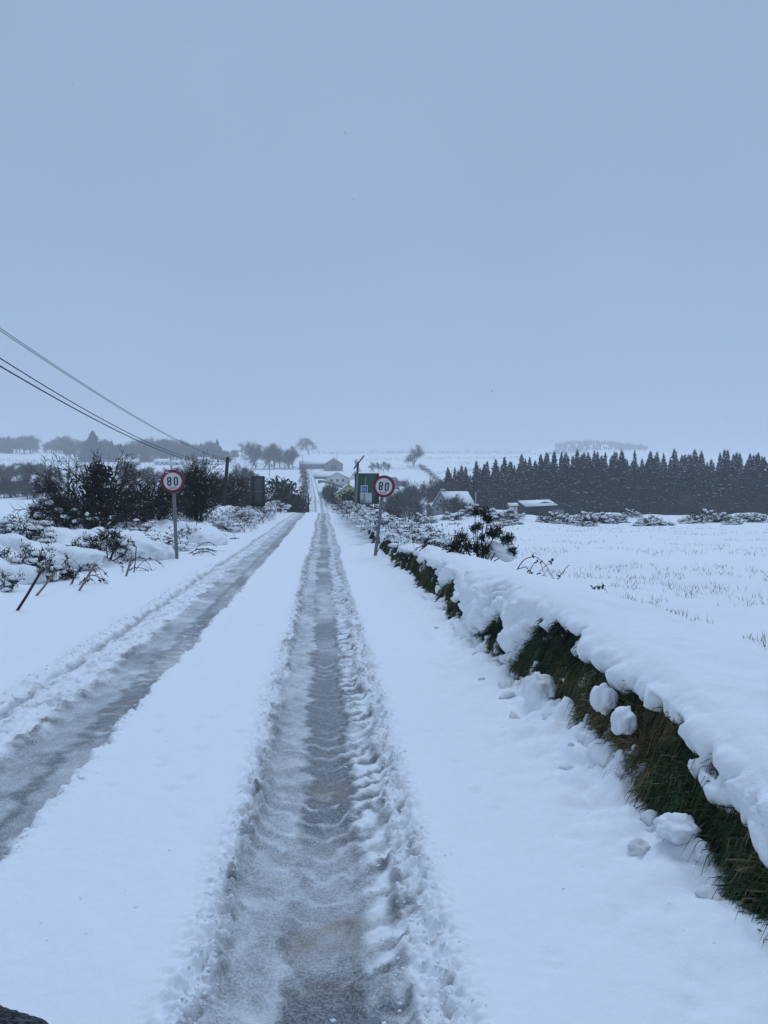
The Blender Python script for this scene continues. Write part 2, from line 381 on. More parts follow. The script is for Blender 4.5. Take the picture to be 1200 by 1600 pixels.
VX = [(-20, -5.2), (8, -5.3), (17, -5.4), (22, -4.3), (39, -3.6), (60, -3.3), (80, -3.3)]
def left_mound(X, Y):
    x0 = np.interp(Y, [p[0] for p in VX], [p[1] for p in VX]) + 0.35 * vn(Y / 1.7, 0 * Y, 40)
    m = sst(0, 1, (x0 - X) / 1.3)
    hmp = 0.30 + 0.32 * np.clip(fbm(X / 1.5, Y / 1.9, 41, 3) + 0.35, 0, 2)
    lump = 0.16 * np.clip(1 - worley(X / 0.75, Y / 0.75, 42) * 1.5, 0, 1) + 0.05 * fbm(X * 2.2, Y * 2.2, 43, 3)
    out = sst(-13.8, -9.5, X) * (1 - sst(64, 73, Y)) * sst(-3, 0, Y)
    return m * (hmp + lump) * out
def near_fields(X, Y):
    """height of the snow over the road line, ice mask, dirt mask; X,Y 2-D arrays"""
    near = 1 - sst(10, 26, Y)
    n_lo = fbm(X * 1.4, Y * 1.1, 11, 3)
    n_mid = fbm(X * 9, Y * 7, 12, 3)
    n_hi = fbm(X * 34, Y * 30, 13, 3) * (1 - sst(6, 16, Y))
    clod = np.clip(1 - worley(X * 15, Y * 13, 14) * 1.25, 0, 1) * (1 - sst(9, 20, Y))
    clodf = np.clip(1 - worley(X * 27, Y * 22, 59) * 1.25, 0, 1) * (1 - sst(6, 13, Y))
    clod2 = np.clip(1 - worley(X * 8, Y * 7, 15) * 1.3, 0, 1) * (1 - sst(14, 30, Y))
    h = 0.078 + 0.012 * n_lo + 0.0035 * n_mid * near + 0.0012 * n_hi
    # small pits and crumbs on the untouched snow
    pit = np.clip(1 - worley(X * 3.1, Y * 2.6, 16) * 6, 0, 1) * np.clip(vn(X * 1.1, Y * .9, 17) * 2, 0, 1)
    h = h + .004 * fbm(X * 4.6, Y * 3.4, 48, 3) * near - 0.026 * pit * near + .0022 * fbm(X * 22, Y * 16, 45, 2) * (1 - sst(5, 12, Y))
    ice = np.zeros_like(h); dirt = np.zeros_like(h)
    wob = 0.045 * vn(Y / 2.6, 0 * Y, 18) + 0.016 * vn(Y * 1.3, 0 * Y, 19) + .06 * vn(Y / 9, 0 * Y, 57)
    # ------- the track under the camera
    x = X - wob
    je = 0.030 * n_mid + 0.02 * vn(X * 3, Y * 5, 20)
    eL, eR = -0.46 + 0.03 * vn(Y / 1.1, 0 * Y, 21), 0.46 + 0.03 * vn(Y / 1.3, 0 * Y, 22)
    inn = sst(-0.03, 0.035, x - eL + je) * (1 - sst(-0.035, 0.03, x - eR + je))
    ph = (Y - 0.85 * np.abs(x - 0.0 - .03 * vn(Y / .9, 0 * Y, 28))) / 0.20 + 0.30 * vn(X * 4, Y * 2.6, 23) + .24 * vn(X * 14, Y * 10, 29)
    w1 = np.sin(2 * math.pi * ph); am = np.clip(.7 + .6 * vn(X * 2.5, Y * 1.7, 37), .2, 1); w1c = np.clip((w1 - .35) / .65, 0, 1) * am
    pl = ph + .25 * vn(X * 13, Y * 9, 30)
    w2 = np.sin(2 * math.pi * pl) * np.clip(.6 + .8 * vn(X * 2.2, Y * 2.0, 38), .1, 1.1)
    chev = 1 - sst(11, 22, Y)
    j2 = 0.04 * vn(X * 2, Y * 3, 25) + 0.045 * n_mid + .025 * vn(X * 8, Y * 16, 58)
    dark = band(x + j2, -0.13, 0.15, 0.045)
    pack = band(x + j2, -0.40, -0.11, 0.04)
    lug = band(x + j2, 0.13, 0.35, 0.03)
    crR = band(x + j2, 0.33, 0.52, 0.03)
    crL = band(x + j2, -0.56, -0.35, 0.03)
    hin = 0.016 + dark * (0.001 + 0.0062 * w1c * chev + 0.005 * n_mid + 0.003 * n_hi) \
        + pack * (0.012 + 0.003 * w1 * chev + 0.006 * n_mid + 0.007 * n_hi) \
        + lug * (0.014 + 0.009 * w2 * chev + 0.014 * n_mid + 0.016 * clod + .006 * n_hi) \
        + crR * (0.008 + 0.030 * clod ** .7 + 0.030 * clodf ** .7 + 0.022 * clod2 + 0.02 * n_mid + .010 * n_hi) \
        + crL * (0.004 + 0.028 * clod ** .7 + .030 * clodf ** .7 + 0.025 * n_mid + .010 * n_hi)
    h = h + (hin - h) * inn
    # crumbs thrown over the edges
    ed = np.exp(-((x - eR) / 0.07) ** 2) + np.exp(-((x - eL) / 0.085) ** 2)
    h = h + ed * (0.020 * clod ** .8 + .028 * clodf ** .8 + 0.024 * n_mid * near + .008 * n_hi + 0.004)
    am = np.maximum(am, .55 * (1 - sst(2.8, 4.2, Y)))
    patchy = 0.72 + 0.4 * vn(X * 2.0, Y * .9, 26) + 0.25 * n_mid
    ic = dark * (1.02 - (0.85 - .35 * sst(4, 7, Y)) * w1c * chev * np.clip(.75 + .9 * n_mid, .1, 1)) * np.clip(patchy + .12, 0, 1.1) + pack * (0.50 + 0.26 * n_mid + 0.20 * vn(X * 2.2, Y * 1.3, 27) - .25 * w1c * chev) \
        + lug * np.clip(0.36 - 0.6 * w2 * chev + 0.45 * n_mid, 0.05, 0.95) + crR * np.clip(0.50 + 0.6 * n_mid - .5 * clod - .7 * clodf, 0, .85) + crL * np.clip(0.48 + 0.5 * n_mid - .5 * clod - .7 * clodf, 0, .8)
    ic = ic + .5 * np.exp(-((Y - 2.5) / .22) ** 2) * band(x, -.18, .3, .06) * np.clip(.5 + n_mid + vn(X * 5, Y * 5, 39), 0, 1)
    ice = ice + inn * ic
    for (yc, ry, xc, s) in ((3.0, .10, 0.02, .75), (3.12, .05, .16, .5), (4.55, .16, 0.02, .5), (3.75, .05, -0.04, .3), (2.72, .05, -.02, .3)):
        dirt = dirt + s * np.exp(-((Y - yc + .25 * np.abs(x - xc)) / ry) ** 2 - ((x - xc) / 0.16) ** 2) * np.clip(.75 + .6 * n_mid, 0, 1) * inn
    dirt = dirt + inn * (crR * .16 + crL * .08) * np.clip(.3 + n_mid, 0, 1)
    # ------- the other track
    x = X - 0.8 * wob
    eL, eR = -2.58 + 0.04 * vn(Y / 1.2, 0 * Y, 31), -1.50 + 0.035 * vn(Y / 0.9, 0 * Y, 32)
    inn = sst(-0.03, 0.04, x - eL + je) * (1 - sst(-0.035, 0.035, x - eR + je))
    w3 = np.sin(2 * math.pi * (Y / 0.21 + x * 1.2 + 0.8 * vn(X * 3, Y * 2, 33) + .3 * vn(X * 12, Y * 9, 49))) * np.clip(.6 + .9 * vn(X * 2.4, Y * 1.6, 98), .1, 1)
    dark = band(x + j2, -1.78, -1.50, 0.06); pack = band(x + j2, -2.10, -1.74, 0.06); loose = band(x + j2, -2.50, -2.06, 0.05); groove = band(x + j2, -2.60, -2.50, 0.02)
    hin = 0.016 + dark * (0.003 + 0.013 * np.clip(w3 + .3 * n_mid, 0, 1) * chev) + pack * (0.013 + 0.005 * n_mid) \
        + loose * (0.024 + 0.020 * clod ** .7 + .026 * clodf ** .7 + 0.024 * n_mid + 0.02 * clod2 + .008 * n_hi) + groove * (0.000 + 0.02 * clod)
    h = h + (hin - h) * inn
    ed = np.exp(-((x - eR) / 0.06) ** 2) + 1.3 * np.exp(-((x - eL + .10) / 0.11) ** 2)
    h = h + ed * (0.026 * clod ** .8 + .022 * clodf ** .8 + 0.024 * n_mid * near + .008 * n_hi + 0.008)
    ic = dark * (1.0 - 0.75 * np.clip(w3 * .8 - .1 + .7 * n_mid, 0, 1) * chev) * (0.8 + 0.4 * vn(X * 2, Y, 34)) + pack * (0.55 + 0.28 * n_mid + .2 * vn(X * 2, Y * 1.2, 35)) \
        + loose * np.clip(0.20 + 0.5 * n_mid - .5 * clod, 0, .6) + groove * 0.6
    ice = ice + inn * np.clip(ic, 0, 1)
    dirt = dirt + inn * (loose * .12 + groove * .22) * np.clip(.2 + n_mid, 0, 1)
    dirt = dirt + inn * dark * .35 * np.clip(vn(X * 1.2, Y * .6, 36) - .3, 0, 1)
    return h, np.clip(ice, 0, 1), np.clip(dirt, 0, .8)
def bank_x(Y): return 1.72 + 0.07 * vn(Y / 1.9, 0 * Y, 50) - 0.05 * sst(8, 14, Y) + 0.02 * vn(Y * 1.5, 0 * Y, 51)
def near_z(X, Y):
    h, ice, dirt = near_fields(X, Y)
    near = 1 - sst(60, 73, Y)
    z = Z_ROAD(Y) + h
    side = sst(-3.0, -4.6, X)
    z = z + side * (0.02 + 0.05 * fbm(X / 1.6, Y / 2.2, 44, 3)) + (base(X, Y) - Z_ROAD(Y)) * sst(-4.5, -11.5, X)
    z = z + left_mound(X, Y)
    # snow fallen against the foot of the bank
    bx = bank_x(Y)
    amt = np.interp(Y, [2, 3, 3.8, 4.3, 5, 6, 6.6, 7.4, 9, 30], [.04, .06, .13, .20, .18, .19, .09, .13, .12, .09])
    foot = np.clip(1 - (bx - X) / (0.60 + 0.28 * vn(Y * 1.3, 0 * Y, 52) + .12 * vn(Y * 4, X * 3, 46)), 0, 1.2)
    lump = 0.42 + 0.6 * fbm(X * 2.6, Y * 2.3, 53, 3) + 0.8 * np.clip(1 - worley(X * 4.2, Y * 3.6, 54) * 1.35, 0, 1) + .25 * np.clip(1 - worley(X * 11, Y * 10, 56) * 1.3, 0, 1) * (1 - sst(7, 14, Y))
    z = z + near * amt * foot ** 1.3 * lump + near * sst(.75, 1.3, X) * (0.026 * fbm(X * 2.6, Y * 2.2, 55, 4, .6) - .022 * np.clip(1 - worley(X * 3.3, Y * 2.6, 47) * 2.4, 0, 1) * (1 - sst(9, 16, Y)))
    return z, ice, dirt

# rows along the road: closer together near the camera
rows = list(np.arange(-3, 2.2, 0.12)); y = 2.2
while y < 75:
    rows.append(y); y += min(max(y * y * 0.00056, 0.0055), 0.13)
rows.append(75.0)
ROWS = np.array(rows)
ROWS_FAR = np.concatenate([ROWS, np.arange(77, 640, 2.5)])

def sheet(name, xs, ys, mat, skirt=(False, False)):
    X, Y = np.meshgrid(xs, ys)
    Z, ice, dirt = near_z(X, Y)
    if skirt[0]: Z[:, 0] -= 0.35
    if skirt[1]: Z[:, -1] -= 0.35
    me = np_mesh(name, np.stack([X + bend(Y), Y, Z], -1).reshape(-1, 3), grid_faces(len(ys), len(xs)), {'ice': ice, 'dirt': dirt})
    o = link(name, me, mat, smooth=True)
    return tag(o, kind='structure')
xs_road = np.unique(np.round(np.concatenate([np.arange(-3.0, -2.76, 0.03), np.arange(-2.76, -1.40, 0.011), np.arange(-1.40, -0.58, 0.022),
                                             np.arange(-0.58, 0.58, 0.0085), np.arange(0.58, 0.95, 0.022), [0.95]]), 4))
sheet('road', xs_road, ROWS_FAR, 'road_snow')
xs_verge = np.unique(np.round(np.concatenate([np.arange(-14, -7, 0.12), np.arange(-7, -3.0, 0.04), [-3.0]]), 4))
sheet('verge', xs_verge, ROWS[::1], 'road_snow', (True, False))
# verge on the bank side, running under the bank
YY = ROWS[:, None]; U = np.linspace(0, 1, 46)[None]
Xv = 0.95 + (bank_x(YY) + 0.10 - 0.95) * U; Yv = YY + 0 * U
Zv, iv, dv = near_z(Xv, Yv)
me = np_mesh('verge', np.stack([Xv, Yv, Zv], -1).reshape(-1, 3), grid_faces(len(ROWS), 46), {'ice': iv, 'dirt': dv})
tag(link('verge', me, 'road_snow', smooth=True), kind='structure')

# the wide ground, one sheet to the horizon (dips under the finer sheets of the road corridor)
ang = np.concatenate([np.linspace(-180, -62, 46)[:-1], np.linspace(-62, 62, 430), np.linspace(62, 180, 46)[1:]])
rad = np.concatenate([[0.5], np.geomspace(2, 3600, 400)])
A, RR = np.meshgrid(np.radians(ang), rad)
Xg, Yg = RR * np.sin(A), RR * np.cos(A)
Zg = base(Xg, Yg)
ins = sst(-14.0, -12.8, Xg) * (1 - sst(5.9, 7.0, Xg)) * sst(-3, -1.5, Yg) * (1 - sst(73.5, 75, Yg))
Xb_ = Xg - bend(Yg)
far_in = sst(-3.7, -3.0, Xb_) * (1 - sst(0.95, 1.6, Xb_)) * sst(72, 75, Yg) * (1 - sst(630, 640, Yg))
Zg = Zg - 0.6 * np.maximum(ins, far_in * (1 + Yg / 400)) + 0.05 * (far_in == 0) * (Yg > 75)
me = np_mesh('ground', np.stack([Xg, Yg, Zg], -1).reshape(-1, 3), grid_faces(len(rad), len(ang))[:, ::-1])
tag(link('ground', me, 'far_snow', smooth=True), kind='structure')

# ------------------------------------------------------------------ the earth bank beside the road
TAB = np.array([  # distance, foot of the bare strip, top of the bare strip (m above the road)
 (-3, 0, .2), (2.0, 0, .25), (3.0, 0, .32), (3.34, .0, .43), (3.7, .05, .55), (4.1, .13, .63), (4.46, .30, .63), (4.75, .28, .60), (5.26, .18, .62), (5.67, .15, .80),
 (5.85, .34, .82), (6.3, .33, .80), (6.6, .08, .70), (6.86, 0, .30), (7.05, 0, .23), (7.3, 0, .52), (7.6, 0, .60), (7.9, .04, .50), (8.15, .22, .32), (8.7, .30, .22), (9.3, .22, .3),
 (9.8, .0, .44), (10.5, 0, .50), (11.4, .0, .46), (11.9, .18, .25), (12.5, .04, .55), (13.4, .04, .62), (14.2, .08, .5), (15, .04, .60), (16, .06, .58), (17, .04, .60), (18, .2, .3), (19, .06, .5), (21, .06, .5), (23, .2, .3), (25, .1, .45), (75, .2, .2)])
HCR = [(-3, .50), (2, .52), (3, .56), (4.5, .74), (6, .85), (8, .84), (10, .74), (17, .58), (30, .58), (62, .45), (75, .1)]
br = ROWS[(ROWS > -2.9)]
def bank_path(yrow, nf=100, ncr=34, nfl=40):
    yv = yrow[:, None]
    bx = bank_x(yv); zr = Z_ROAD(yv); H = np.interp(yv, [p[0] for p in HCR], [p[1] for p in HCR]) + .03 * vn(yv / 1.4, 0 * yv, 60)
    zg = Z_RIGHT(yv)
    u = np.linspace(-0.12, 1, nf)[None]
    Xf = bx + 0.24 * u + 0.05 * np.sin(np.clip(u, 0, 1) * math.pi) * vn(yv / .6, u * 2, 61); Zf = zr + 0.03 + (0.84 * H) * u
    t = np.linspace(0, 1, ncr + 1)[None][:, 1:]
    x0, z0 = bx + .24, zr + .03 + .84 * H; x1, z1 = bx + .30, zr + H + .02; x2, z2 = bx + .52, zr + H
    Xc = (1 - t) ** 2 * x0 + 2 * t * (1 - t) * x1 + t * t * x2; Zc = (1 - t) ** 2 * z0 + 2 * t * (1 - t) * z1 + t * t * z2
    q = (np.linspace(0, 1, nfl + 1)[None][:, 1:]) ** 1.6
    Xl = x2 + (7.0 - x2) * q
    Zl = base(Xl, yv + 0 * Xl); zg2 = base(x2 + 0 * yv, yv)
    Zl = zg + (Zl - zg) * sst(3.85, 4.6, Xl) + (zr + H - zg) * np.exp(-((Xl - x2) / (0.72 + 0.3 * np.abs(zr + H - zg))) ** 2)
    X = np.concatenate([Xf, Xc, Xl], 1); Z = np.concatenate([Zf, Zc, Zl], 1); Y = yv + 0 * X
    dX = np.gradient(X, axis=1); dZ = np.gradient(Z, axis=1); l = np.hypot(dX, dZ) + 1e-9
    arc = np.cumsum(l, axis=1)
    return X, Y, Z, -dZ / l, dX / l, arc, zr
bank = empty('earth_bank', (bank_x(np.array([6.0]))[0], 6, 0))
def to_bank(V): return V - np.array(bank.location)
tag(bank, 'grassy earth bank along the road under a thick overhanging snow cap', 'bank')
X, Y, Z, NX, NZ, ARC, ZR = bank_path(br)
# core
cn = 0.030 * fbm(Y * 3.1, Z * 5 + X, 62, 3) + 0.02 * fbm(Y * 11, Z * 13, 63, 2)
nk = 124
fl_ = sst(0.35, 0.9, NZ); cn = cn * (1 - fl_) - .05 * fl_
core = np.stack([X + NX * (cn - .012), Y, Z + NZ * (cn - .012)], -1)[:, :nk]
core2 = core[::2, ::2]
me = np_mesh('earth', to_bank(core2.reshape(-1, 3)), grid_faces(*core2.shape[:2]))
link('earth', me, 'earth', bank, smooth=True)
# snow over it
hrel = Z - ZR
hb = np.interp(Y, TAB[:, 0], TAB[:, 1]); ht = np.interp(Y, TAB[:, 0], TAB[:, 2])
Hc = np.interp(Y, [p[0] for p in HCR], [p[1] for p in HCR])
ht = np.minimum(ht + .07 * (1 - sst(3.6, 4.4, Y)), .90 * Hc)
nearb = 1 - sst(9, 22, Y)
j = 0.11 * fbm(Y * 2.6, hrel * 1.6, 64, 3) + 0.08 * fbm(Y * 7, hrel * 6, 65, 4, .6)
d_low = hb - hrel + j * (.5 + .5 * sst(3.6, 4.4, Y))
d_top = hrel - ht + 0.13 * fbm(Y * 2.4, hrel * 1.2 + 7, 66, 3) + 0.105 * fbm(Y * 5.2, hrel * 3, 67, 4, .6)
def rounded(d, r):
    t = np.clip(d / r, -1, 1); return np.where(t > 0, np.sqrt(np.clip(1 - (1 - t) ** 2, 0, 1)), t)
flat = sst(0.35, 0.9, NZ)
d_top = d_top + .16 * flat + 1.2 * sst(.32, .60, X - bank_x(Y))      # behind the crest the snow is unbroken
T_top = 0.105 + 0.05 * fbm(Y / .9, X / .9, 68, 3) + 0.03 * fbm(Y * 3.3, X * 3.3 + Z * 3, 69, 3) - .05 * flat
T_top = np.maximum(T_top * (1 - .40 * sst(7, 10, Y) * (1 - flat)), .055)
fold = np.abs(fbm(Y * 1.5 + Z * 1.6, Z * 2.2 - X, 74, 3))
crease = np.exp(-(fold / .035) ** 2) * sst(6.2, 7.5, Y) * (1 - flat) * (vn(Y * 1.1, Z * 2, 75) > -.35)
lumps = 0.09 * (np.clip(fold * 2.2, 0, 1) - .5) * (1 - flat) + 0.035 * (1 - .6 * flat) * np.clip(1 - worley(Y * 2.6, (X + Z) * 2.6, 76) * 1.2, 0, 1) + 0.05 * np.clip(1 - worley(Y * 5, (X + Z) * 5, 70) * 1.3, 0, 1) + 0.022 * fbm(Y * 13, (X + Z) * 13, 71, 4, .6) * nearb + .02 * (1 - flat) * nearb * np.clip(1 - worley(Y * 12, (X + Z) * 12, 77) * 1.3, 0, 1)
th_top = rounded(d_top, 0.065) * (T_top + lumps * (1 - .8 * flat)) - .13 * crease + rounded(d_top, .06) * np.exp(-np.clip(d_top, 0, 9) / .10) * (1 - .7 * flat) * (.045 * np.clip(1 - worley(Y * 9, (X + Z) * 9, 79) * 1.25, 0, 1) + .02 * fbm(Y * 20, (X + Z) * 20, 82, 3) * nearb)
th_low = rounded(d_low, 0.09) * (0.07 + 0.9 * lumps + 0.03 * fbm(Y * 2.4, Z * 3, 72, 2))
th = np.maximum(np.where(d_top > 0, th_top, np.maximum(d_top, -.05) * .8), np.where(d_low > 0, th_low, np.maximum(d_low, -.05) * .8))
pn = fbm(Y * 3.4 + hrel, hrel * 4.2, 83, 3) + .35 * fbm(Y * 11, hrel * 11, 84, 2) - .33 - .6 * (1 - sst(4.1, 5.0, Y)) + .25 * np.clip(np.abs(hrel - .35) - .2, 0, 1) + .05 * sst(4.8, 6, Y)
th_p = np.where(pn > 0, rounded(pn * .25, .03) * (.035 + .5 * np.clip(lumps, 0, .1)), np.maximum(pn, -.05))
th = np.where(th < .001, np.maximum(th, th_p), th)
sag = (0.06 - .04 * sst(7, 10, Y)) * np.exp(-(np.clip(d_top, 0, 1) / 0.10)) * (d_top > 0) * (d_low < 0) * (1 - flat)
outer = (np.arange(X.shape[1]) >= X.shape[1] - 3)
th = th * (1 - sst(3.2, 5.5, X)) + 0.02 * sst(3.2, 5.5, X); th[:, outer] = np.linspace(0.01, -0.06, 3)[None]
rip = (0.014 * fbm(X * 2, Y * 2, 73, 3) + .006 * fbm(X * 9, Y * 7, 78, 3) * nearb) * flat
SX = X + NX * th; SZ = Z + NZ * th - sag + rip
keep = (th > -0.025)
F = grid_faces(*X.shape)
F = F[keep.ravel()[F].any(1)]
me = np_mesh('snow_cover', to_bank(np.stack([SX, Y, SZ], -1).reshape(-1, 3)), F)
link('snow_cover', me, 'snow', bank, smooth=True)
# grass hanging over the face
rng = np.random.default_rng(3)
mb = MB()
nfc = 100
def bank_blades(n, y0, y1, L0, L1, w):
    ri = rng.integers(np.searchsorted(br, y0), np.searchsorted(br, y1), n * 6)
    # even along Y
    Yr = y0 + (y1 - y0) * rng.random(n * 3); ri = np.clip(np.searchsorted(br, Yr), 0, len(br) - 1)
    ci = rng.integers(6, nfc + 12, n * 3)
    ok = (d_low[ri, ci] < .03) & (d_top[ri, ci] < .05)
    ri, ci = ri[ok], ci[ok]
    P = core[ri, ci]; m = len(P)
    fl = fbm(P[:, 1] * 5, P[:, 2] * 5, 81, 2)
    D = np.stack([NX[ri, ci], fl * 1.6, NZ[ri, ci]], 1) + rng.normal(size=(m, 3)) * np.array([.35, .5, .3]) + np.array([-.05, 0, -.25 - .5 * np.abs(fl.mean())])
    D /= np.linalg.norm(D, axis=1)[:, None]
    L = rng.uniform(L0, L1, m)[:, None]
    S = np.cross(D, rng.normal(size=(m, 3))); S /= np.linalg.norm(S, axis=1)[:, None]; S *= w * rng.uniform(.6, 1.3, m)[:, None]
    g = np.array([0, 0, -1.0])
    p1 = P + D * L * .5 + g * L * .12; p2 = P + D * L * .75 + g * L * .62
    V = np.stack([P - S, P + S, p1 - S * .8, p1 + S * .8, p2], 1).reshape(-1, 3)
    clump = np.clip(.44 + .75 * fbm(P[:, 1] * 2.2, P[:, 2] * 3, 80, 3) + rng.normal(size=m) * .20, 0, 1)
    b = np.arange(m)[:, None] * 5
    tone = np.repeat(clump, 5)
    off = mb.n
    mb.add(to_bank(V), b + np.array([[0, 1, 3, 2]]), tone)
    mb.f3.append(off + b + np.array([[2, 3, 4]]))
bank_blades(9000, 2.3, 5.2, .05, .17, .003)
bank_blades(1200, 2.3, 9.0, .16, .32, .003)
bank_blades(8500, 5.2, 9.0, .06, .19, .0045)
bank_blades(5000, 9.0, 16, .09, .22, .009)
bank_blades(3500, 16, 28, .1, .25, .014)
g = mb.build('grass', 'bank_grass', bank); tag(g, kind='stuff')

# lumps of snow that have slid off the cap
def snow_lump(px, py, X_, r, label, seed, rot=0):
    p = at_x(px, py, X_); rg = np.random.default_rng(seed)
    m = MB(); V0, F0 = ICO[4]
    k = seed * 3.7
    nz = .92 + .42 * fbm(V0[:, 0] * 1.5 + V0[:, 2] + k, V0[:, 1] * 1.5 - V0[:, 2] * .6 + k, seed, 5, .62) + .10 * np.clip(1 - worley(V0[:, 0] * 4 + V0[:, 2] * 2 + k, V0[:, 1] * 4 - V0[:, 2] * 2, seed + 1) * 1.2, 0, 1) + .10 * np.clip(1 - worley(V0[:, 0] * 2 + V0[:, 2] + k, V0[:, 1] * 2 + V0[:, 2] * .6, seed), 0, 1)
    m.add(V0 * nz[:, None] * np.array(r), F0)
    o = m.build('snow_lump', 'snow', smooth=True); o.location = p; o.rotation_euler = (0.2, rot, seed)
    return tag(o, label, 'snow lump', 'lumps of snow fallen on the bank')
snow_lump(944, 1092, 1.74, (.075, .08, .095), 'egg-shaped snow lump stuck high on the grassy bank face', 5, .3)
snow_lump(974, 1126, 1.73, (.075, .085, .075), 'snow lump just below and beside the egg-shaped one on the bank', 9, .5)
snow_lump(926, 1158, 1.70, (.085, .09, .065), 'low snow lump at the foot of the bank below the egg-shaped one', 14)
snow_lump(843, 1082, 1.68, (.11, .12, .14), 'tall knob of snow leaning on the bank between two grassy patches', 21)
snow_lump(1062, 1296, 1.66, (.09, .11, .06), 'flat snow lump at the bank foot nearest the camera', 27)
# a scatter of smaller clods below them
CL = []
for k in range(5):
    V0, F0 = ICO[3]; q = 11.3 * k
    nz = .9 + .7 * fbm(V0[:, 0] * 1.6 + V0[:, 2] + q, V0[:, 1] * 1.6 - V0[:, 2] * .6 + q, 300 + k, 4, .62) + .2 * np.clip(1 - worley(V0[:, 0] * 2.4 + V0[:, 2] + q, V0[:, 1] * 2.4 + V0[:, 2] * .6, 310 + k), 0, 1)
    me = MB().add(V0 * nz[:, None], F0).mesh('snow_clod'); me.materials.append(MATS['snow']); me.polygons.foreach_set('use_smooth', np.ones(len(me.polygons), bool)); CL.append(me)
rg = np.random.default_rng(17)
for k in range(44):
    Yc = rg.choice([3.4, 4.0, 4.45, 4.9, 5.5, 6.0, 6.5, 7.6, 8.5, 9.5, 11.0]) + rg.normal() * .25
    Xc = float(bank_x(np.array([Yc]))[0]) - abs(rg.normal()) * .13 + .05; r_ = rg.uniform(.018, .05) * (1 if Yc < 7 else 1.3)
    zc_ = float(near_z(np.array([[Xc]]), np.array([[Yc]]))[0][0, 0])
    o = bpy.data.objects.new('snow_clod', CL[k % 5]); COL.objects.link(o); o.location = (Xc, Yc, zc_ + r_ * .02)
    o.scale = (r_ * rg.uniform(.8, 1.3), r_ * rg.uniform(.9, 1.5), r_ * rg.uniform(.6, .95)); o.rotation_euler = (rg.normal() * .3, rg.normal() * .3, rg.random() * 6)
    tag(o, 'small clod of snow fallen at the foot of the grassy bank', 'snow lump', 'small snow clods below the bank')
snow_lump(1192, 1580, 1.60, (.06, .09, .05), 'small snow lump at the bottom corner beneath the bank', 33)

# crumbs of snow thrown up along the wheel tracks
mb = MB(); rg = np.random.default_rng(8)
V0, F0 = ICO[1]
for k in range(170):
    mb.add(V0 * (1 + .35 * rg.normal(size=(len(V0), 1)).clip(-1, 1)) * rg.uniform(.002, .006) * np.array([1.3, 1.1, .7]) + np.array([rg.choice([rg.uniform(-1.45, -.5), rg.uniform(.5, 1.5), rg.uniform(-3.6, -2.7)]), 2.4 * math.exp(rg.random() * 1.5), 0]), F0, .5)
lines = [(0.41, .045, 900), (0.28, .08, 300), (-0.44, .03, 520), (-1.51, .03, 300), (-2.25, .12, 420), (-2.64, .06, 560)]
for (xc, sp, n) in lines:
    for k in range(n):
        Yc = 2.3 * math.exp(rg.random() * 2.1); Xc = xc + rg.normal() * sp
        r = rg.uniform(.003, .009) * (1.0 if rg.random() < .95 else 1.5) * (.75 + .09 * Yc)
        mb.v.append(None); mb.v.pop()
        mb.add(V0 * (1 + .35 * rg.normal(size=(len(V0), 1)).clip(-1, 1)) * r * np.array([1.2, 1, .8]) + np.array([Xc, Yc, 0]), F0, 0.5)
V = np.concatenate(mb.v); ctr = V.reshape(-1, len(V0), 3)[:, :, :2].mean(1)
zc = near_z(ctr[:, :1], ctr[:, 1:2])[0]
V[:, 2] += np.repeat(zc[:, 0], len(V0)); mb.v = [V]
tag(mb.build('snow_crumbs', 'snow', smooth=False), 'loose crumbs of snow scattered along the wheel tracks', 'snow', kind='stuff')

def near_h(X_, Y_):
    return float(near_z(np.array([[X_]]), np.array([[Y_]]))[0][0, 0])
def gz(X_, Y_):
    if -14 < X_ < 1.6 and Y_ < 75: return near_h(X_, Y_)
    if 1.6 <= X_ < 7 and Y_ < 75:
        i = int(np.clip(np.searchsorted(br, Y_), 0, len(br) - 1))
        return float(np.interp(X_, SX[i, 60:], SZ[i, 60:]))
    return terr(X_, Y_)

# ------------------------------------------------------------------ plant builders
def unit(v): return v / (np.linalg.norm(v) + 1e-9)
def grow(wood, twig, p, d, L, r, lev, last, rng, kids, spread, droop, gain=0.62, twig_w=1.0, wood_lev=1):
    nseg = 4 if lev < last else 3
    P = [p]; dd = d
    for k in range(nseg):
        dd = unit(dd + rng.normal(size=3) * (0.16 + .05 * lev) + np.array([0, 0, droop * (1 if lev else 0)]))
        P.append(P[-1] + dd * L / nseg)
    P = np.array(P)
    rr = np.linspace(r, r * (0.55 if lev < last else 0.25), nseg + 1)
    tgt = wood if lev <= wood_lev else twig
    tgt.tube(P, np.maximum(rr, 0.0), 6 if lev == 0 else (4 if lev == 1 else 3), tone=float(rng.uniform(.1, .9)), cap=False)
    if lev == last: return
    n = kids[lev]
    for k in range(n):
        t0 = 0.30 if lev else 0.16; t = t0 + (1 - t0) * (k + rng.random()) / n
        q = P[0] + (P[-1] - P[0]) * 0
        f = t * nseg; i = min(int(f), nseg - 1); q = P[i] + (P[i + 1] - P[i]) * (f - i)
        ax = unit(np.cross(P[min(i + 1, nseg)] - P[i], rng.normal(size=3)))
        base_d = unit(P[i + 1] - P[i])
        nd = unit(base_d * math.cos(spread) + ax * math.sin(spread) * rng.uniform(.7, 1.25))
        grow(wood, twig, q, nd, L * gain * rng.uniform(.75, 1.15) * (1.15 - .35 * t), max(r * 0.5 * (1.1 - .4 * t), 0.0035 * twig_w), lev + 1, last, rng, kids, spread, droop, gain, twig_w, wood_lev)
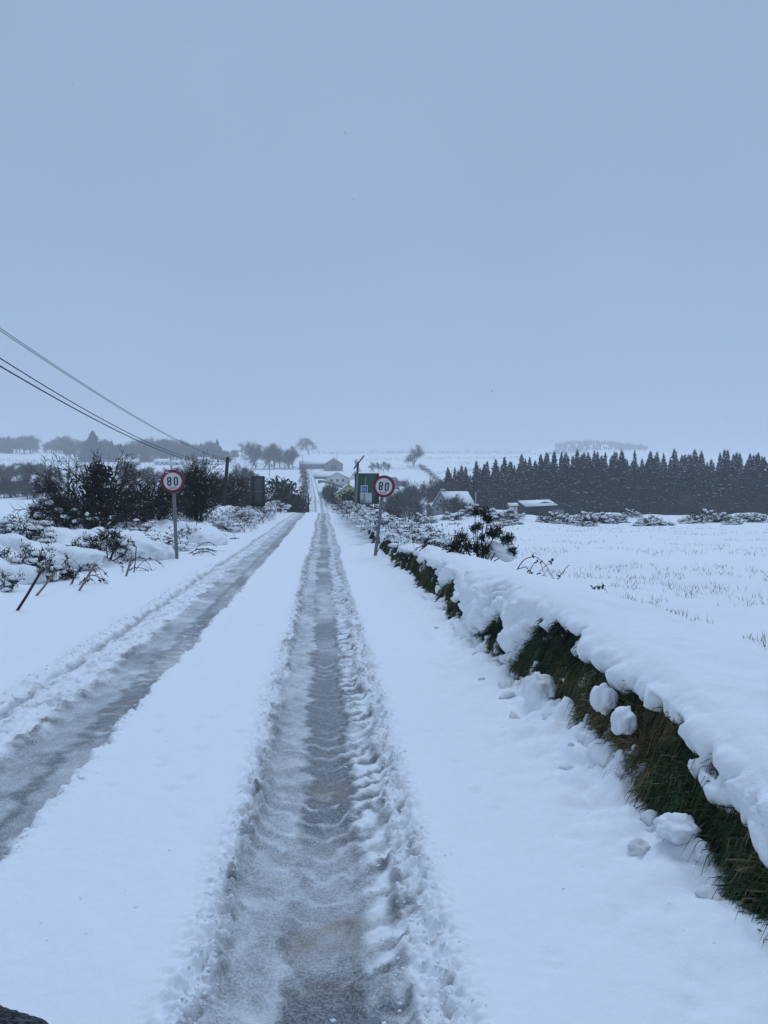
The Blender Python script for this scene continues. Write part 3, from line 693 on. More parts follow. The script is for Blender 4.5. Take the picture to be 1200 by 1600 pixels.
def bare_tree_meshes(seed, H=10, kids=(7, 6, 6, 4), spread=0.75, droop=0.06, trunk=0.42, r=0.22, gain=0.66, tw=8.0, stems=1):
    rng = np.random.default_rng(seed); w, t = MB(), MB()
    for s in range(stems):
        d = unit(np.array([rng.normal() * .08 * (1 + stems), rng.normal() * .08 * (1 + stems), 1.0]))
        p0 = np.array([rng.normal() * .12 * (stems > 1), rng.normal() * .12 * (stems > 1), -0.25])
        grow(w, t, p0, d, H * trunk, r, 0, len(kids), rng, kids, spread, droop, gain, tw)
    tv = np.concatenate(t.v); n = 1500; P = tv[rng.integers(0, len(tv), n)] + rng.normal(size=(n, 3)) * H * .02
    c = tv.mean(0); t.leaves(P, (P - c) / H * 2 + rng.normal(size=(n, 3)) * .5 + np.array([0, 0, .5]), rng.uniform(.05, .12, n) * H, rng.uniform(.004, .008, n) * H, rng.random(n), rng)
    return w.mesh('trunk'), t.mesh('crown'), float(np.percentile(np.concatenate(t.v)[:, 2], 99.5))
def thing_from(name, meshes, loc, rz=0, s=1.0):
    e = empty(name, loc, rz); e.scale = (s, s, s) if np.isscalar(s) else s
    for nm, me, mat in meshes:
        if me is not None: link(nm, me, mat, e)
    return e
def leafy_cloud(mb, c, r, n, L, W, rng, up=0.3, tone_r=(0, 1), shell=0.55, lump=0.35):
    """leaves spread through an uneven ellipsoid"""
    D = rng.normal(size=(n, 3)); D /= np.linalg.norm(D, axis=1)[:, None]
    k = rng.random() * 50
    rad = (shell + (1 - shell) * rng.random(n)) * (1 + lump * fbm(D[:, 0] * 2.2 + k + D[:, 2], D[:, 1] * 2.2 - k + D[:, 2] * .5, 90, 3) * 1.6)
    P = np.array(c) + D * rad[:, None] * np.array(r)
    Dr = D + rng.normal(size=(n, 3)) * .8 + np.array([0, 0, up])
    cl = np.clip(.5 + .5 * fbm(P[:, 0] * 2.1 + P[:, 2] * 1.3, P[:, 1] * 2.1 - P[:, 2], 91, 2) + rng.normal(size=n) * .2, 0, 1)
    mb.leaves(P, Dr, rng.uniform(.6, 1.3, n) * L, rng.uniform(.7, 1.2, n) * W, tone_r[0] + (tone_r[1] - tone_r[0]) * cl, rng)
    return P, D
def snow_dabs(mb, P, D, frac, r, rng):
    frac = min(1, frac * 1.8); r = r * .7
    """snow caught on the upper side of foliage"""
    ok = np.where((D[:, 2] > -0.05) & (rng.random(len(P)) < frac))[0]
    V0, F0 = ICO[1]
    for i in ok:
        s = r * rng.uniform(.5, 1.5)
        mb.add(V0 * np.array([rng.uniform(.8, 1.7), rng.uniform(.8, 1.7), .5]) * s * (1 + .25 * rng.normal(size=(len(V0), 1)).clip(-1, 1)) + P[i], F0)
def gorse_meshes(seed, h=0.8, w=0.7, stems=10, spike=0.09, clump=0.13, per=46, snow=0.35, lean=0.0):
    rng = np.random.default_rng(seed); st, lf, sn = MB(), MB(), MB()
    for k in range(stems):
        a = rng.random() * 6.283; o = w * math.sqrt(rng.random())
        top = np.array([math.cos(a) * o + lean * h, math.sin(a) * o * .8, h * rng.uniform(.45, 1.0) * (1.05 - .45 * o / w)])
        t = np.linspace(0, 1, 6)[:, None]
        P = np.array([0, 0, -.15]) * (1 - t) + top * t + np.array([math.cos(a), math.sin(a), 0]) * (np.sin(t * math.pi) * .12 * h) + rng.normal(size=(6, 3)) * .015
        st.tube(P, np.linspace(.016, .005, 6), 4, tone=.3, cap=False)
        for q in range(rng.integers(2, 5)):
            f = rng.uniform(.45, 1.02); i = min(int(f * 5), 4); c = P[i] + (P[i + 1] - P[i]) * (f * 5 - i) + rng.normal(size=3) * clump * .8
            n = per; D = rng.normal(size=(n, 3)); D /= np.linalg.norm(D, axis=1)[:, None]
            D = D + np.array([math.cos(a) * .3, math.sin(a) * .3, .55])
            B = c + rng.normal(size=(n, 3)) * clump * .45
            lf.leaves(B, D, rng.uniform(.6, 1.4, n) * spike, rng.uniform(.6, 1.3, n) * spike * .23, np.clip(rng.random() + rng.normal(size=n) * .2, 0, 1), rng)
            if rng.random() < snow:
                sn.blob(c + np.array([0, 0, clump * .6]), (clump * rng.uniform(.5, 1.1), clump * rng.uniform(.5, 1.1), clump * .42), rng, .5, 2)
    return [('stem', st.mesh('stem'), 'bark'), ('foliage', lf.mesh('foliage'), 'gorse_leaf')] + ([('snow', sn.mesh('snow'), 'snow')] if sn.n else [])
def place(name, meshes, px, py, Y, label, cat, group=None, rz=0, s=1.0, sink=0.0, zfix=None):
    """stands on the ground below the point where the photograph shows it"""
    p = at(px, py, Y); z = gz(p[0], Y) if zfix is None else zfix
    o = thing_from(name, meshes, (p[0], Y, z - sink), rz, s)
    return tag(o, label, cat, group)

# ------------------------------------------------------------------ road signs
def text_mesh(body, size, extr=0.0):
    cu = bpy.data.curves.new('text', 'FONT'); cu.body = body; cu.size = size; cu.align_x = 'CENTER'; cu.align_y = 'CENTER'; cu.extrude = extr
    o = bpy.data.objects.new('text', cu); COL.objects.link(o)
    dg = bpy.context.evaluated_depsgraph_get(); me = bpy.data.meshes.new_from_object(o.evaluated_get(dg))
    bpy.data.objects.remove(o, do_unlink=True); bpy.data.curves.remove(cu)
    return me
def disc(mb, r0, r1, y, n=64, both=False):
    th = np.arange(n) / n * 2 * math.pi
    c, s = np.cos(th), np.sin(th)
    V = np.concatenate([np.stack([c * r0, 0 * c + y, s * r0], 1), np.stack([c * r1, 0 * c + y, s * r1], 1)])
    i = np.arange(n); k = (i + 1) % n
    mb.add(V, np.stack([i, k, n + k, n + i], 1))
def numeral(mb, kind, cx, w, h, t, y):
    """stroke numerals 8 and 0 of the sign face"""
    def ring(cz, rx, rz, straight):
        n = 40; th = np.arange(n) / n * 2 * math.pi
        c, s = np.cos(th), np.sin(th); up = np.where(s >= 0, straight, -straight)
        o = np.stack([cx + c * rx, 0 * c + y, cz + s * rx + up], 1); q = np.stack([cx + c * (rx - t), 0 * c + y, cz + s * (rx - t) + up], 1)
        i = np.arange(n); k = (i + 1) % n
        mb.add(np.concatenate([o, q]), np.stack([i, k, n + k, n + i], 1))
    if kind == '0': ring(0, w / 2, 0, h / 2 - w / 2)
    else:
        hh = (h + t) / 4
        ring(h / 2 - hh, w / 2, 0, hh - w / 2); ring(-h / 2 + hh, w / 2, 0, hh - w / 2)
def speed_sign(px, py, Y, base_py, base_px, label, rz, snow_patch=False, lean=0.0):
    c = at(px, py, Y); b = at(base_px, base_py, Y)
    zb = gz(b[0], Y) - 0.2
    e = empty('speed_limit_sign', (b[0], Y, zb)); tag(e, label, 'road sign', 'speed limit signs')
    hz_ = c[2] - zb; off = c[0] - b[0]
    Rr = 0.30
    m = MB(); m.tube([(0, 0, 0), (off * .5, 0, hz_ * .5), (off, 0, hz_ + .24)], 0.045, 12); m.build('pole', 'galvanised', e, True)
    def sub(mb_, nm, mat, par, smooth=False):
        o = mb_.build(nm, mat, par, smooth); return o
    face = empty('sign_face', (off, -0.075, hz_)); face.parent = e; face.rotation_euler = (0, math.atan2(off, hz_) , rz)
    m = MB(); disc(m, 0, Rr, 0.012)
    th = np.arange(64) / 64 * 2 * math.pi
    V = np.concatenate([np.stack([np.cos(th) * Rr, 0 * th - .006, np.sin(th) * Rr], 1), np.stack([np.cos(th) * Rr, 0 * th + .045, np.sin(th) * Rr], 1)])
    i = np.arange(64); k = (i + 1) % 64; m.add(V, np.stack([i, k, 64 + k, 64 + i], 1))
    sub(m, 'plate', 'sign_rim', face)
    m = MB(); disc(m, Rr * .755, Rr * .985, -0.004); sub(m, 'red_ring', 'sign_red', face)
    m = MB(); disc(m, 0, Rr * .76, 0.0); sub(m, 'white_panel', 'sign_white', face)
    m = MB(); numeral(m, '8', -0.082, .112, .235, .036, -0.0035); sub(m, 'numeral', 'sign_black', face)
    m = MB(); numeral(m, '0', 0.082, .112, .235, .036, -0.0035); sub(m, 'numeral', 'sign_black', face)
    me = text_mesh('km/h', 0.085); t = link('lettering', me, 'sign_black', face); t.rotation_euler = (R(90), 0, 0); t.location = (0, -0.0035, -.172); t.scale = (1.0, 1.0, 1)
    for o in (face.children): pass
    for zz in (.12, -.12):
        m = MB(); m.box((off * (hz_ + zz) / hz_, -.035, hz_ + zz), (.13, .035, .035)); m.build('bracket', 'galvanised', e)
    if snow_patch:
        rg = np.random.default_rng(4); m = MB()
        for a, r_, s_ in ((118, .27, .018), (112, .255, .014), (125, .275, .012), (60, .29, .010)):
            m.blob((r_ * math.cos(R(a)), -.010, r_ * math.sin(R(a))), (s_, .008, s_ * .8), rg, .5, 1)
        sub(m, 'snow', 'snow', face, True)
    return e
speed_sign(270.5, 752, 20.4, 882, 277, 'round 80 km/h speed sign by the hedge, opposite side from the bank', R(8), True)
speed_sign(599.5, 760, 20.8, 872, 585, 'round 80 km/h speed sign on a tilted pole beside the bank', R(-12), False)

def board_sign(px0, px1, py0, py1, Y, base_py, label, mat, name, legs, rz=0, midrail=True, extra=None):
    a, b = at(px0, py1, Y), at(px1, py0, Y); w, h = b[0] - a[0], b[2] - a[2]; cx = (a[0] + b[0]) / 2
    zb = gz(cx, Y) - .25
    e = empty(name, (cx, Y, zb), rz); tag(e, label, 'road sign')
    z0 = a[2] - zb
    m = MB(); m.box((0, .03, z0 + h / 2), (w, .012, h)); m.build('panel', mat, e)
    fr = MB()
    for s in (-1, 1): MB().box((s * (w / 2 - .03), 0, z0 + h / 2), (.09, .07, h + .03)).build('frame_rail', 'dark_metal', e)
    for z in ((z0 + h, z0) + ((z0 + h * .5,) if midrail else ())): MB().box((0, -.002, z), (w - .12, .05, .045)).build('frame_rail', 'sign_rim' if z == z0 + h * .5 else 'dark_metal', e)
    for lx in legs: MB().tube([(lx * w, .075, 0), (lx * w, .075, z0 + h * .95)], .045, 8).build('leg', 'galvanised', e, True)
    if extra: extra(e, w, h, z0)
    return e
board_sign(393, 413.5, 744.5, 791, 46, 828, 'tall dark back of a two-panel road sign beside the hedge', 'sign_back', 'direction_sign', (-.36,), rz=R(6))
def white_panel(e, w, h, z0):
    MB().box((-.06, -.05, z0 + h * .18), (w * .5, .03, h * .36)).build('white_panel', 'panel_white', e)
    MB().box((-.06, -.065, z0 - .02), (w * .55, .05, .06)).build('frame_rail', 'dark_metal', e)
    MB().box((-.24 * w, -.02, z0 + h * .55), (.03, .03, h * .8)).build('frame_rail', 'sign_rim', e)
board_sign(554.5, 592, 740, 787, 52, 812, 'large green sign board behind the solar pole and speed sign', 'sign_green', 'direction_sign', (-.4, .33), rz=R(-8), midrail=False, extra=white_panel)

# solar panel on a pole
b = at(554, 834, 44); t = at(559.5, 722, 44)
zb = gz(b[0], 44) - .2
sp = empty('solar_panel_pole', (b[0], 44, zb)); tag(sp, 'grey pole carrying a steeply tilted solar panel, before the green board', 'pole')
MB().tube([(0, 0, 0), ((t[0] - b[0]), 0, t[2] - zb)], [.075, .06], 12).build('pole', 'galvanised', sp, True)
pr = np.array(Matrix.Rotation(R(-52), 3, 'Y'))
pn = MB().box((t[0] - b[0] + .03, 0, t[2] - zb), (.92, .62, .03), pr).build('solar_panel', 'solar_cell', sp)
MB().box((t[0] - b[0] + .05, 0, t[2] - zb - .035), (.98, .68, .03), pr).build('panel_frame', 'dark_metal', sp)
MB().box((t[0] - b[0], 0, t[2] - zb - .12), (.10, .10, .16)).build('bracket', 'galvanised', sp)
# small blue sign
b = at(567, 818, 45); zb = gz(b[0], 45) - .2; c = at(569, 765, 45); t = at(571.5, 745, 45)
bs = empty('information_sign', (b[0], 45, zb)); tag(bs, 'small blue and white square sign on a thin post beside the solar pole', 'road sign')
MB().tube([(0, 0, 0), (t[0] - b[0], 0, t[2] - zb)], .04, 10).build('post', 'galvanised', bs, True)
cx, cz = c[0] - b[0], c[2] - zb
MB().box((cx, -.055, cz), (.40, .02, .50)).build('plate', 'sign_white', bs)
MB().box((cx + .02, -.068, cz + .01), (.29, .006, .37)).build('blue_panel', 'sign_blue', bs)
ic = MB()
ic.box((cx + .05, -.0735, cz + .04), (.035, .004, .19)).box((cx - .02, -.0742, cz - .02), (.16, .004, .035)).box((cx - .06, -.0735, cz + .08), (.05, .004, .05)).box((cx + .09, -.0735, cz - .09), (.05, .004, .05)).box((cx - .05, -.0735, cz - .10), (.08, .004, .03))
ic.build('symbol', 'sign_white', bs)

# ------------------------------------------------------------------ telegraph poles and wires
def tele_pole(px_t, py_t, px_b, Y, label, r=.12, arms=True, base_z=None):
    t = at(px_t, py_t, Y); b = at(px_b, 830, Y)
    zb = (gz(b[0], Y) if base_z is None else base_z) - .3
    e = empty('telegraph_pole', (b[0], Y, zb)); tag(e, label, 'utility pole', 'telegraph poles along the road')
    dx, h = t[0] - b[0], t[2] - zb
    MB().tube([(0, 0, 0), (dx * .5, 0, h * .5), (dx, 0, h)], [r * 1.15, r * 1.05, r * .85], 10).build('post', 'pole_wood', e, True)
    if arms:
        MB().box((dx * .985 + .12, 0, h - .15), (.30, .06, .06)).build('bracket', 'dark_metal', e)
        for z in (.10, .42, .62):
            MB().tube([(dx - .15, -.10, h - z), (dx - .15, -.10, h - z + .1)], .035, 6).build('insulator', 'insulator', e)
    return e, t
e1, T1 = tele_pole(356, 714, 349, 60, 'tall dark wooden telegraph pole behind the hedge, nearest of the poles', .14)
e2, T2 = tele_pole(432.5, 743, 430.5, 112, 'shorter telegraph pole rising above the road brow', .14)
tele_pole(108, 714, 107, 260, 'thin distant telegraph pole above the bare thorn tree', .12, False)
tele_pole(472.5, 711, 472.5, 560, 'far hazy telegraph pole at the top of the far road', .16, False)
tele_pole(421.3, 721, 421.3, 420, 'far telegraph pole in the open snowy field', .14, False)
tele_pole(526.8, 704, 526.8, 640, 'far hazy pole above the farm roofs', .16, False)
tele_pole(481.8, 772, 481.5, 135, 'dark stump of a pole beside the road beyond the brow', .15, False)
def wire(pts, rad, label, Y0=1.0, ext=None):
    ys = np.array([p[1] for p in pts]); k = np.polyfit(ys, [p[2] for p in pts], 2)
    kx = np.polyfit(ys, [p[0] for p in pts], 1)
    yy = np.linspace(Y0, ys[-1], 60)
    P = np.stack([np.polyval(kx, yy), yy, np.polyval(k, yy)], 1)
    return tag(MB().tube(P, rad, 5).build('overhead_wire', 'wire_black', smooth=True), label, 'wire', 'overhead wires')
XW = T1[0]
def wp(px, py, X_): return at_x(px, py, X_)
wire([wp(0, 514, XW - .12), wp(120, 592, XW - .12), wp(240, 667, XW - .12), at(352, 716, 60)], .009, 'topmost thin wire running to the tall telegraph pole')
wire([wp(0, 519, XW), wp(120, 593, XW), wp(240, 669, XW), at(354, 718, 60)], .009, 'thin wire just under the topmost one, to the tall pole')
wire([wp(0, 559.5, XW - .08), wp(120, 634, XW - .08), wp(240, 694, XW - .08), at(352, 720.5, 60)], .015, 'upper of the two thick cables to the tall pole')
wire([wp(0, 572, XW), wp(120, 642, XW), wp(240, 698, XW), at(352, 725, 60)], .018, 'lowest and thickest cable to the tall pole')
def span(a, b, sagm, rad, label):
    t = np.linspace(0, 1, 30)[:, None]; P = a * (1 - t) + b * t; P[:, 2] -= sagm * 4 * (t * (1 - t))[:, 0]
    return tag(MB().tube(P, rad, 4).build('overhead_wire', 'wire_black', smooth=True), label, 'wire', 'overhead wires')
span(at(357.5, 716, 60), at(431, 744, 112), .75, .012, 'thin upper wire between the two nearer telegraph poles')
span(at(357.5, 720, 60), at(431, 746, 112), 1.6, .016, 'middle wire between the two nearer telegraph poles')
span(at(357.5, 725, 60), at(431, 748, 112), 1.9, .016, 'lowest wire between the two nearer telegraph poles')

# ------------------------------------------------------------------ hedge plants beside the road, left-hand side
def stake(px0, py0, px1, py1, Y, label, mat, r=.022):
    a = at(px0, py0, Y); b = at(px1, py1, Y + .1)
    z = gz(a[0], Y); a[2] = z - .12; 
    P = np.array([a, a * .5 + b * .5 + np.array([.008, 0, 0]), b])
    o = MB().tube(P - a, [r, r * .95, r * .9], 7).build('wooden_stake', mat, smooth=True); o.location = a
    return tag(o, label, 'stake', 'leaning wooden stakes in the verge')
stake(19, 963, 64, 893, 11.3, 'dark leaning stake closest to the picture corner', 'stake_dark', .021)
stake(47, 937, 87, 893, 13.0, 'pale leaning stake right behind the dark one', 'stake_pale', .019)
stake(117, 930, 149, 880, 13.6, 'pale leaning stake before the arching brambles', 'stake_pale', .021)
stake(194, 907, 206, 868, 16.0, 'short pale stake before the snowy mound', 'stake_pale', .022)
stake(208, 876, 213, 853, 16.8, 'thin dark stick beside the short pale stake', 'stake_dark', .012)

def arch(px0, py0, px1, py1, Y, hgt, seed, name='bramble_stem', leaves=6, r=.008, Y2=None):
    a = at(px0, py0, Y); b = at(px1, py1, Y2 or Y); rg = np.random.default_rng(seed)
    t = np.linspace(0, 1, 14)[:, None]
    P = a * (1 - t) + b * t; P[:, 2] += hgt * np.sin(t[:, 0] * math.pi) ** .8
    P += np.cumsum(rg.normal(size=P.shape) * .006, 0)
    return P, rg
def bramble(specs, label, seed, group='bramble sprays', dens=1.0, lfm='bramble_leaf'):
    """several arching stems that spring from one root"""
    st, lf = MB(), MB(); first = None
    for k, (x0, y0, x1, y1, Y, hg, r_) in enumerate(specs):
        P, rg = arch(x0, y0, x1, y1, Y, hg, seed * 31 + k)
        if first is None: first = P[0].copy()
        st.tube(P - first, np.linspace(r_, r_ * .45, len(P)), 5, tone=.25, cap=False)
        n = int(10 * dens)
        for q in range(n):
            i = rg.integers(2, len(P) - 1); c = P[i] - first
            d = rg.normal(size=(3, 3)) + np.array([0, 0, -.3])
            lf.leaves(np.repeat(c[None], 3, 0), d, rg.uniform(.03, .06, 3), rg.uniform(.02, .035, 3), rg.random(3), rg)
            if rg.random() < .4:
                e_ = c + rg.normal(size=3) * np.array([.12, .12, .10]); st.tube([c, (c + e_) / 2 + rg.normal(size=3) * .01, e_], [r_ * .5, r_ * .4, r_ * .25], 3, tone=.3, cap=False)
    e = empty('bramble', first); st.build('stem', 'twig', e); lf.build('leaf_spray', lfm, e)
    return tag(e, label, 'bramble', group)
bramble([(118, 922, 172, 922, 14.5, .26, .011), (112, 912, 160, 916, 14.7, .38, .010), (110, 915, 172, 905, 14.4, .30, .009), (130, 925, 150, 918, 14.6, .2, .008), (140, 922, 174, 918, 14.9, .12, .008)], 'low dome of dark bramble stems between the pale stakes', 3)
bramble([(62, 880, 77, 895, 15.5, .35, .009), (96, 890, 120, 905, 15.5, .25, .008), (100, 868, 112, 905, 15.6, .2, .007)], 'thin arching bramble above the second stake', 4)
bramble([(190, 898, 250, 905, 17.2, .22, .010), (200, 893, 240, 898, 17.5, .34, .009), (215, 886, 262, 893, 18.0, .25, .008), (186, 880, 196, 905, 17, .18, .008), (230, 895, 258, 903, 17.4, .10, .008)], 'dark bramble stems sprawling between the short stake and the speed sign', 5)
bramble([(292, 868, 340, 862, 22, .16, .012), (296, 872, 343, 873, 21.5, .20, .012), (300, 866, 338, 856, 23, .25, .010), (310, 862, 345, 868, 22.5, .12, .010)], 'fan of dark bramble stems just beyond the speed sign pole', 6)
bramble([(352, 846, 385, 846, 29, .12, .014), (356, 843, 380, 850, 29.5, .15, .012)], 'dark bramble lying on the snow below the sign back', 7)

G1 = gorse_meshes(11, .95, .60, 13, .10, .13, 52, .30)
G2 = gorse_meshes(12, .75, .75, 14, .10, .13, 48, .5)
G3 = gorse_meshes(13, .6, .5, 9, .09, .11, 44, .6)
def gorse(px, py, Y, which, label, s, rz=0, sink=.05, group='gorse bushes on the snowy verge'):
    return place('gorse_bush', which, px, py, Y, label, 'gorse', group, rz, s, sink)
gorse(164, 872, 19.0, G1, 'dark full gorse bush below the thorn tree trunk', (1.15, 1.1, 1.05), .4)
gorse(100, 800, 26.5, G1, 'dark gorse bush left of the thorn tree, half its height', (1.5, 1.3, 1.55), 1.3)
gorse(82, 790, 27.5, G2, 'gorse bush at the outer flank of the thorn tree', (1.2, 1.2, 1.7), 2.2)
gorse(122, 835, 24.5, G1, 'gorse bush leaning against the thorn tree foot', (.95, .95, 1.05), 3.0)
gorse(30, 838, 21.5, G2, 'snow-loaded gorse bush at the picture edge, upper one', (1.25, 1.1, .95), 0.2)
gorse(60, 846, 20.0, G3, 'small gorse tuft beside the snow-loaded edge bush', (1.1, 1.1, 1.0), 1.9)
gorse(5, 862, 18.0, G2, 'gorse bush cut by the picture edge under a snow pillow', (.75, .75, .8), 4.0)
gorse(36, 884, 16.2, G3, 'gorse bush above the dark stake', (1.05, 1.0, 1.0), .8)
gorse(64, 893, 15.2, G3, 'gorse bush behind the tops of the two near stakes', (.9, .9, .85), 2.8)
gorse(84, 905, 15.6, G2, 'low gorse bush between the stakes and brambles', (.62, .62, .7), 5.0)
gorse(3, 908, 13.6, G3, 'little gorse sprig at the picture edge above the stakes', (.6, .6, .7), 1.0)
gorse(110, 897, 16.0, G3, 'little dark gorse tuft left of the bramble dome', (.45, .45, .5), 2.0)
gorse(215, 838, 24.0, G3, 'snow-crusted scrub bush behind the snowy mound', (1.0, .9, .8), 1.1)
gorse(292, 846, 26.0, G3, 'ragged scrub between speed sign and evergreen', (.6, .6, .9), .4)

# pillows of snow on the scrub
def pillow(px, py, Y, r, label, seed):
    p = at(px, py, Y); rg = np.random.default_rng(seed)
    z = gz(p[0], Y); V0, F0 = ICO[4]; k = seed * 2.3
    nz = 1 + .25 * fbm(V0[:, 0] * 1.2 + V0[:, 2] + k, V0[:, 1] * 1.2 - V0[:, 2] * .6 + k, seed, 4) + .16 * fbm(V0[:, 0] * 4 + V0[:, 2] * 3, V0[:, 1] * 4 + k, seed + 3, 3, .6) - .12 * np.exp(-(fbm(V0[:, 0] * 1.6 + k, V0[:, 1] * 1.6 + V0[:, 2], seed + 9, 2) / .06) ** 2)
    m = MB().add(V0 * nz[:, None] * np.array(r), F0)
    o = m.build('snow_mound', 'snow', smooth=True); o.location = (p[0], Y, min(p[2], z + r[2] * .35))
    return tag(o, label, 'snow mound', 'snow mounds on the scrub')
pillow(12, 852, 17.5, (.42, .40, .26), 'rounded snow pillow at the picture edge over gorse', 3)
pillow(24, 905, 15.0, (.55, .5, .28), 'snow hump behind the dark stake', 4)
pillow(112, 868, 17.8, (.75, .6, .28), 'long snow hump between gorse bushes left of the thorn tree', 6)
pillow(215, 868, 20.5, (.85, .7, .42), 'smooth big snow mound beside the speed sign', 8)
pillow(318, 850, 26, (.75, .7, .42), 'snow mound beyond the speed sign pole', 11)
pillow(345, 842, 31, (.7, .6, .3), 'snow mound at the foot of the telegraph pole hedge', 12)
pillow(395, 828, 40, (.8, .8, .28), 'low snow mound at the foot of the sign back', 13)

# bare thorn tree with ivy
def thorn_tree():
    rng = np.random.default_rng(21); w, t = MB(), MB()
    for k in range(7):
        a = k / 7 * 6.283; d = unit(np.array([math.cos(a) * .55, math.sin(a) * .5, 1.0]))
        grow(w, t, np.array([math.cos(a) * .08, math.sin(a) * .08, -.2]), d, 1.5, .06, 0, 3, rng, (6, 6, 6), .75, .02, .62, 2.0)
    for k in range(4):   # low side sprays
        a = k / 4 * 6.283 + .3; d = unit(np.array([math.cos(a), math.sin(a) * .7, .45]))
        grow(w, t, np.array([0, 0, .3]), d, 1.3, .03, 0, 3, rng, (6, 5, 5), .7, .03, .6, 2.0)
    iv = MB(); sn = MB()
    leafy_cloud(iv, (0, 0, .75), (.36, .36, .85), 1500, .10, .07, rng, 0.2, (0, .8), .2)
    leafy_cloud(iv, (.10, 0, 1.35), (.34, .32, .36), 600, .10, .07, rng, 0.2, (0, .8), .2)
    leafy_cloud(iv, (.45, .1, .8), (.2, .2, .6), 300, .10, .06, rng, .2, (0, .8), .2)
    tv = np.concatenate(t.v); pick = tv[rng.integers(0, len(tv), 420)]
    D = np.tile([0, 0, 1.0], (len(pick), 1)); snow_dabs(sn, pick + np.array([0, 0, .012]), D, .9, .018, rng)
    return [('trunk', w.mesh('trunk'), 'bark'), ('twigs', t.mesh('twigs'), 'twig'), ('ivy', iv.mesh('ivy'), 'evergreen_leaf'), ('snow', sn.mesh('snow'), 'snow')]
place('thorn_tree', thorn_tree(), 152, 838, 27.0, 'bare wind-bent thorn tree with ivy-dark trunk in the snowy scrub', 'tree', None, .5, (1.3, 1.2, 1.42), .1)

def evergreen(seed, r, h, n, L, W, snow=.06, lobes=5, skirt=True, mat='evergreen_leaf', twigs=40):
    rng = np.random.default_rng(seed); lf, sn, st = MB(), MB(), MB()
    for k in range(lobes):
        a = k / lobes * 6.283 + rng.random(); q = .45 * r * (k > 0)
        c = np.array([math.cos(a) * q, math.sin(a) * q, h * rng.uniform(.26, .60)])
        rr = np.array([r * rng.uniform(.5, .75), r * rng.uniform(.5, .75), h * rng.uniform(.32, .44)])
        P, D = leafy_cloud(lf, c, rr, n // lobes, L, W, rng, .35, (0, 1), .35, .4)
        snow_dabs(sn, P, D, snow, L * .38, rng)
        st.tube([np.array([0, 0, -.2]), c * .5 + rng.normal(size=3) * .05, c], [.05, .035, .02], 5, tone=.2, cap=False)
    if twigs > 100:
        for k in range(6):
            a = k / 6 * 6.283 + rng.random(); grow(st, st, np.array([0, 0, -.1]), unit(np.array([math.cos(a) * .5, math.sin(a) * .5, 1.0])), h * .62, .035, 0, 3, rng, (6, 5, 5), .7, .02, .6, 2.2)
    for k in range(twigs):
        a = rng.random() * 6.283; e = rng.uniform(.2, 1.4); d = np.array([math.cos(a) * math.cos(e), math.sin(a) * math.cos(e), math.sin(e)])
        p0 = np.array([0, 0, h * .4]) + d * np.array([r, r, h * .5]) * .6; p1 = p0 + d * h * .28 + rng.normal(size=3) * .08
        st.tube([p0, (p0 + p1) / 2 + rng.normal(size=3) * .03, p1], [.012, .009, .005], 3, tone=.4, cap=False)
    return [('stem', st.mesh('stem'), 'twig'), ('crown', lf.mesh('crown'), mat)] + ([('snow', sn.mesh('snow'), 'snow')] if sn.n else [])
E1 = evergreen(31, 1.35, 2.3, 8000, .10, .035, .03, twigs=220)
E2 = evergreen(32, 1.25, 3.0, 9000, .11, .04, .02, 6, twigs=140)
E3 = evergreen(33, 1.4, 2.2, 3600, .12, .03, .03, 5, mat='bramble_leaf', twigs=150)
place('evergreen_bush', E1, 240, 830, 30, 'broad dark evergreen bush behind the speed sign, snow flecked', 'bush', 'roadside hedge bushes', .3, (1.1, 1.0, .88), .1)
place('evergreen_bush', E2, 310, 830, 36, 'tallest dark evergreen between speed sign and telegraph pole', 'bush', 'roadside hedge bushes', 1.2, (.82, .9, 1.08), .1)
place('evergreen_bush', E2, 296, 830, 39, 'dark evergreen just behind the speed sign disc', 'bush', 'roadside hedge bushes', 2.6, (.85, .9, .92), .1)
place('evergreen_bush', E1, 205, 835, 33, 'low dark evergreen between thorn tree and broad bush', 'bush', 'roadside hedge bushes', 4.1, (.75, .8, .8), .1)
place('leafless_shrub', E3, 367, 828, 66, 'brown leafless shrub between telegraph pole and sign back', 'shrub', 'leafless hedge shrubs', .5, (1.25, 1, 1.45), .1)
place('leafless_shrub', E3, 338, 830, 66, 'brown leafless shrub at the foot of the telegraph pole', 'shrub', 'leafless hedge shrubs', 2.2, (1.2, 1, 1.5), .1)
place('leafless_shrub', E3, 402, 815, 66, 'brown leafless shrub behind the sign back legs', 'shrub', 'leafless hedge shrubs', 3.4, (1.1, 1, .5), .1)
place('leafless_shrub', E3, 275, 800, 58, 'thin leafless shrub behind the broad evergreen', 'shrub', 'leafless hedge shrubs', 4.4, (1.3, 1, 1.3), .1)

